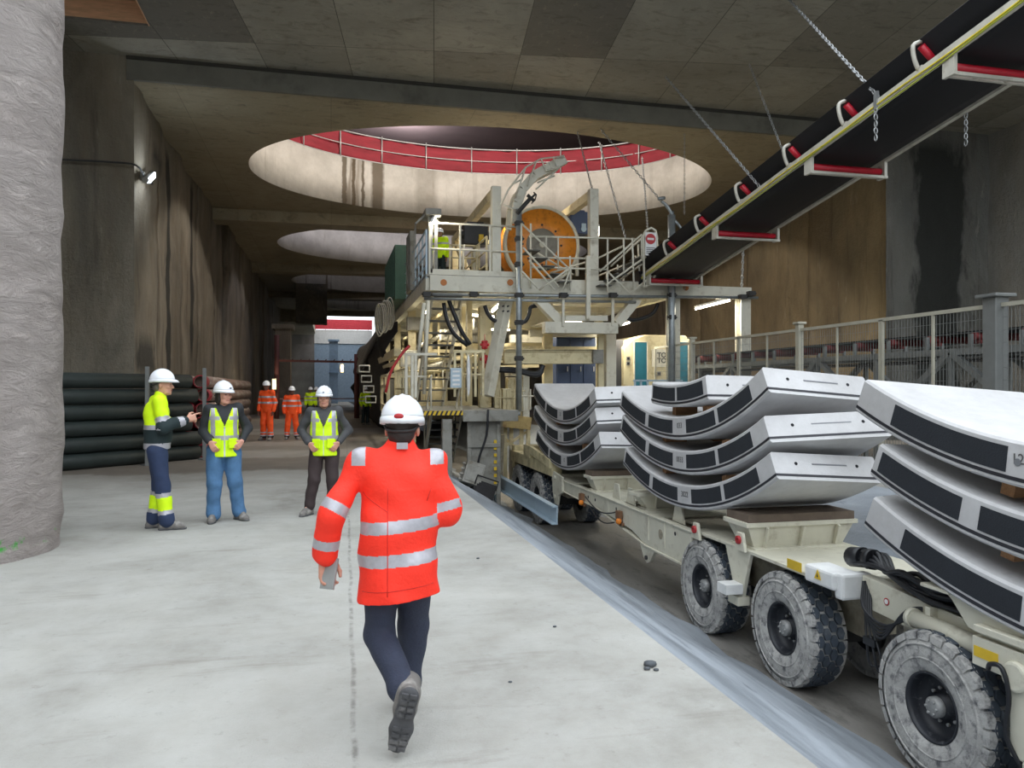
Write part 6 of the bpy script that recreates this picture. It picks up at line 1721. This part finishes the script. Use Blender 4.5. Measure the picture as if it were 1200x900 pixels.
# third: yellow vest, grey jacket, dark trousers, hands in pockets
J3=stand(pelvis=(0,0,.92),chest=(0,.0,1.23),shL=(-.175,-.01,1.37),shR=(.175,-.01,1.37),neck=(0,.0,1.42),head=(.0,.03,1.545),
 elL=(-.30,-.08,1.12),wrL=(-.185,.11,.96),elR=(.30,-.08,1.12),wrR=(.185,.11,.96),
 hipL=(-.09,0,.87),hipR=(.09,0,.87),knL=(-.11,.03,.47),knR=(.13,.03,.47),anL=(-.10,.0,.095),anR=(.20,.0,.095),toeL=(-.2,1,0),toeR=(.55,1,0))
S3=dict(skin=(200,146,124),hair=M_hairg,hs='bob',head=rotx(.02),
 handR=dict(d=(-.5,.3,-.7),pn=(-.5,-.9,0),side=(-.6,.2,.5),curl=.5),handL=dict(d=(.5,.3,-.7),pn=(.5,-.9,0),side=(.6,.2,.5),curl=.5),
 legr=(.105,.080,.066,.066),tm=[M_brt],jr=(.160,.162,.174,.063,.058,.046),hem=-.10,flat=1.25,jm=[M_gryj],vest=True,vhem=-.13,vb=.36,collar=.03,badge=(.135,.08,M_navy,.010),strap=True)
person('person','person facing the camera in yellow vest and dark trousers',gp(380,603),pi-.05,J3,S3,scale=1.0)
# two workers in orange further back
def jf_or(C,j):
    z=C[:,2]; r=np.zeros(len(C),int)
    for z0 in(1.10,1.27): r=np.where(np.abs(z-z0)<.028,1,r)
    return r
def jo(C,j): return jf_or(C,j)
for (u,v,rz,sc2,hz,lab,hm,sk_) in ((313,516,pi-.5,1.10,.0,'person in orange workwear, left one of the two by the steel pipes','a',(120,84,70)),(342,515,pi+.1,1.0,0,'person in orange workwear with legs apart, right one of the two','b',(110,78,66))):
    Jo=stand(anL=(-.16,0,.095),anR=(.16,0,.095),knL=(-.13,.02,.48),knR=(.13,.02,.48)) if hm=='b' else stand()
    So=dict(skin=sk_,hair=M_hair,head=np.eye(3) if hm=='b' else rotz(.5),bres=.008,
     handR=dict(d=(0,.1,-1),pn=(-1,0,0),side=(0,1,0),curl=.5),handL=dict(d=(0,.1,-1),pn=(1,0,0),side=(0,1,0),curl=.5),
     legr=(.110,.090,.082,.082),tm=[M_or,M_refl,M_dk],tbands=[(.60,.70,1),(.80,.90,1),(.9,1.1,2)],jr=(.170,.174,.180,.070,.066,.055),hem=-.10,jm=[M_or,M_refl],jfn=jo,collar=.02)
    person('person',lab,gp(u,v),rz,Jo,So,group=None,res=.014,scale=sc2)
# distant workers in yellow, far down the passage
for (u,X_,Y_,rz,lab) in ((364,0,39,pi,'distant person in a yellow jacket seen left of the facing worker helmet'),(371,0,40.5,pi-.6,'distant person in yellow partly hidden behind the facing worker helmet'),(428,0,36,pi+.5,'distant person in yellow by the dark netting of the gantry')):
    Jo=stand(); So=dict(skin=(150,110,90),hair=M_hair,bres=.012,
     handR=dict(d=(0,.1,-1),pn=(-1,0,0),side=(0,1,0),curl=.4),handL=dict(d=(0,.1,-1),pn=(1,0,0),side=(0,1,0),curl=.4),
     legr=(.105,.085,.078,.078),tm=[M_dkg],jr=(.18,.18,.184,.08,.07,.06),hem=-.10,jm=[M_yv,M_refl],jfn=jo,collar=.02)
    X_=Y_*T(u); X_=min(X_,1.7); person('person',lab,(X_,Y_,0),rz,Jo,So,res=.02)
# worker in yellow on the gantry deck
Jo=stand(); So=dict(So); X_=onY(516,300,23.2).x
person('person','person in a yellow jacket standing on the upper gantry deck behind the front railing',(X_,23.2,ZD),2.6,Jo,So,res=.018,scale=.78 if False else 1.0)
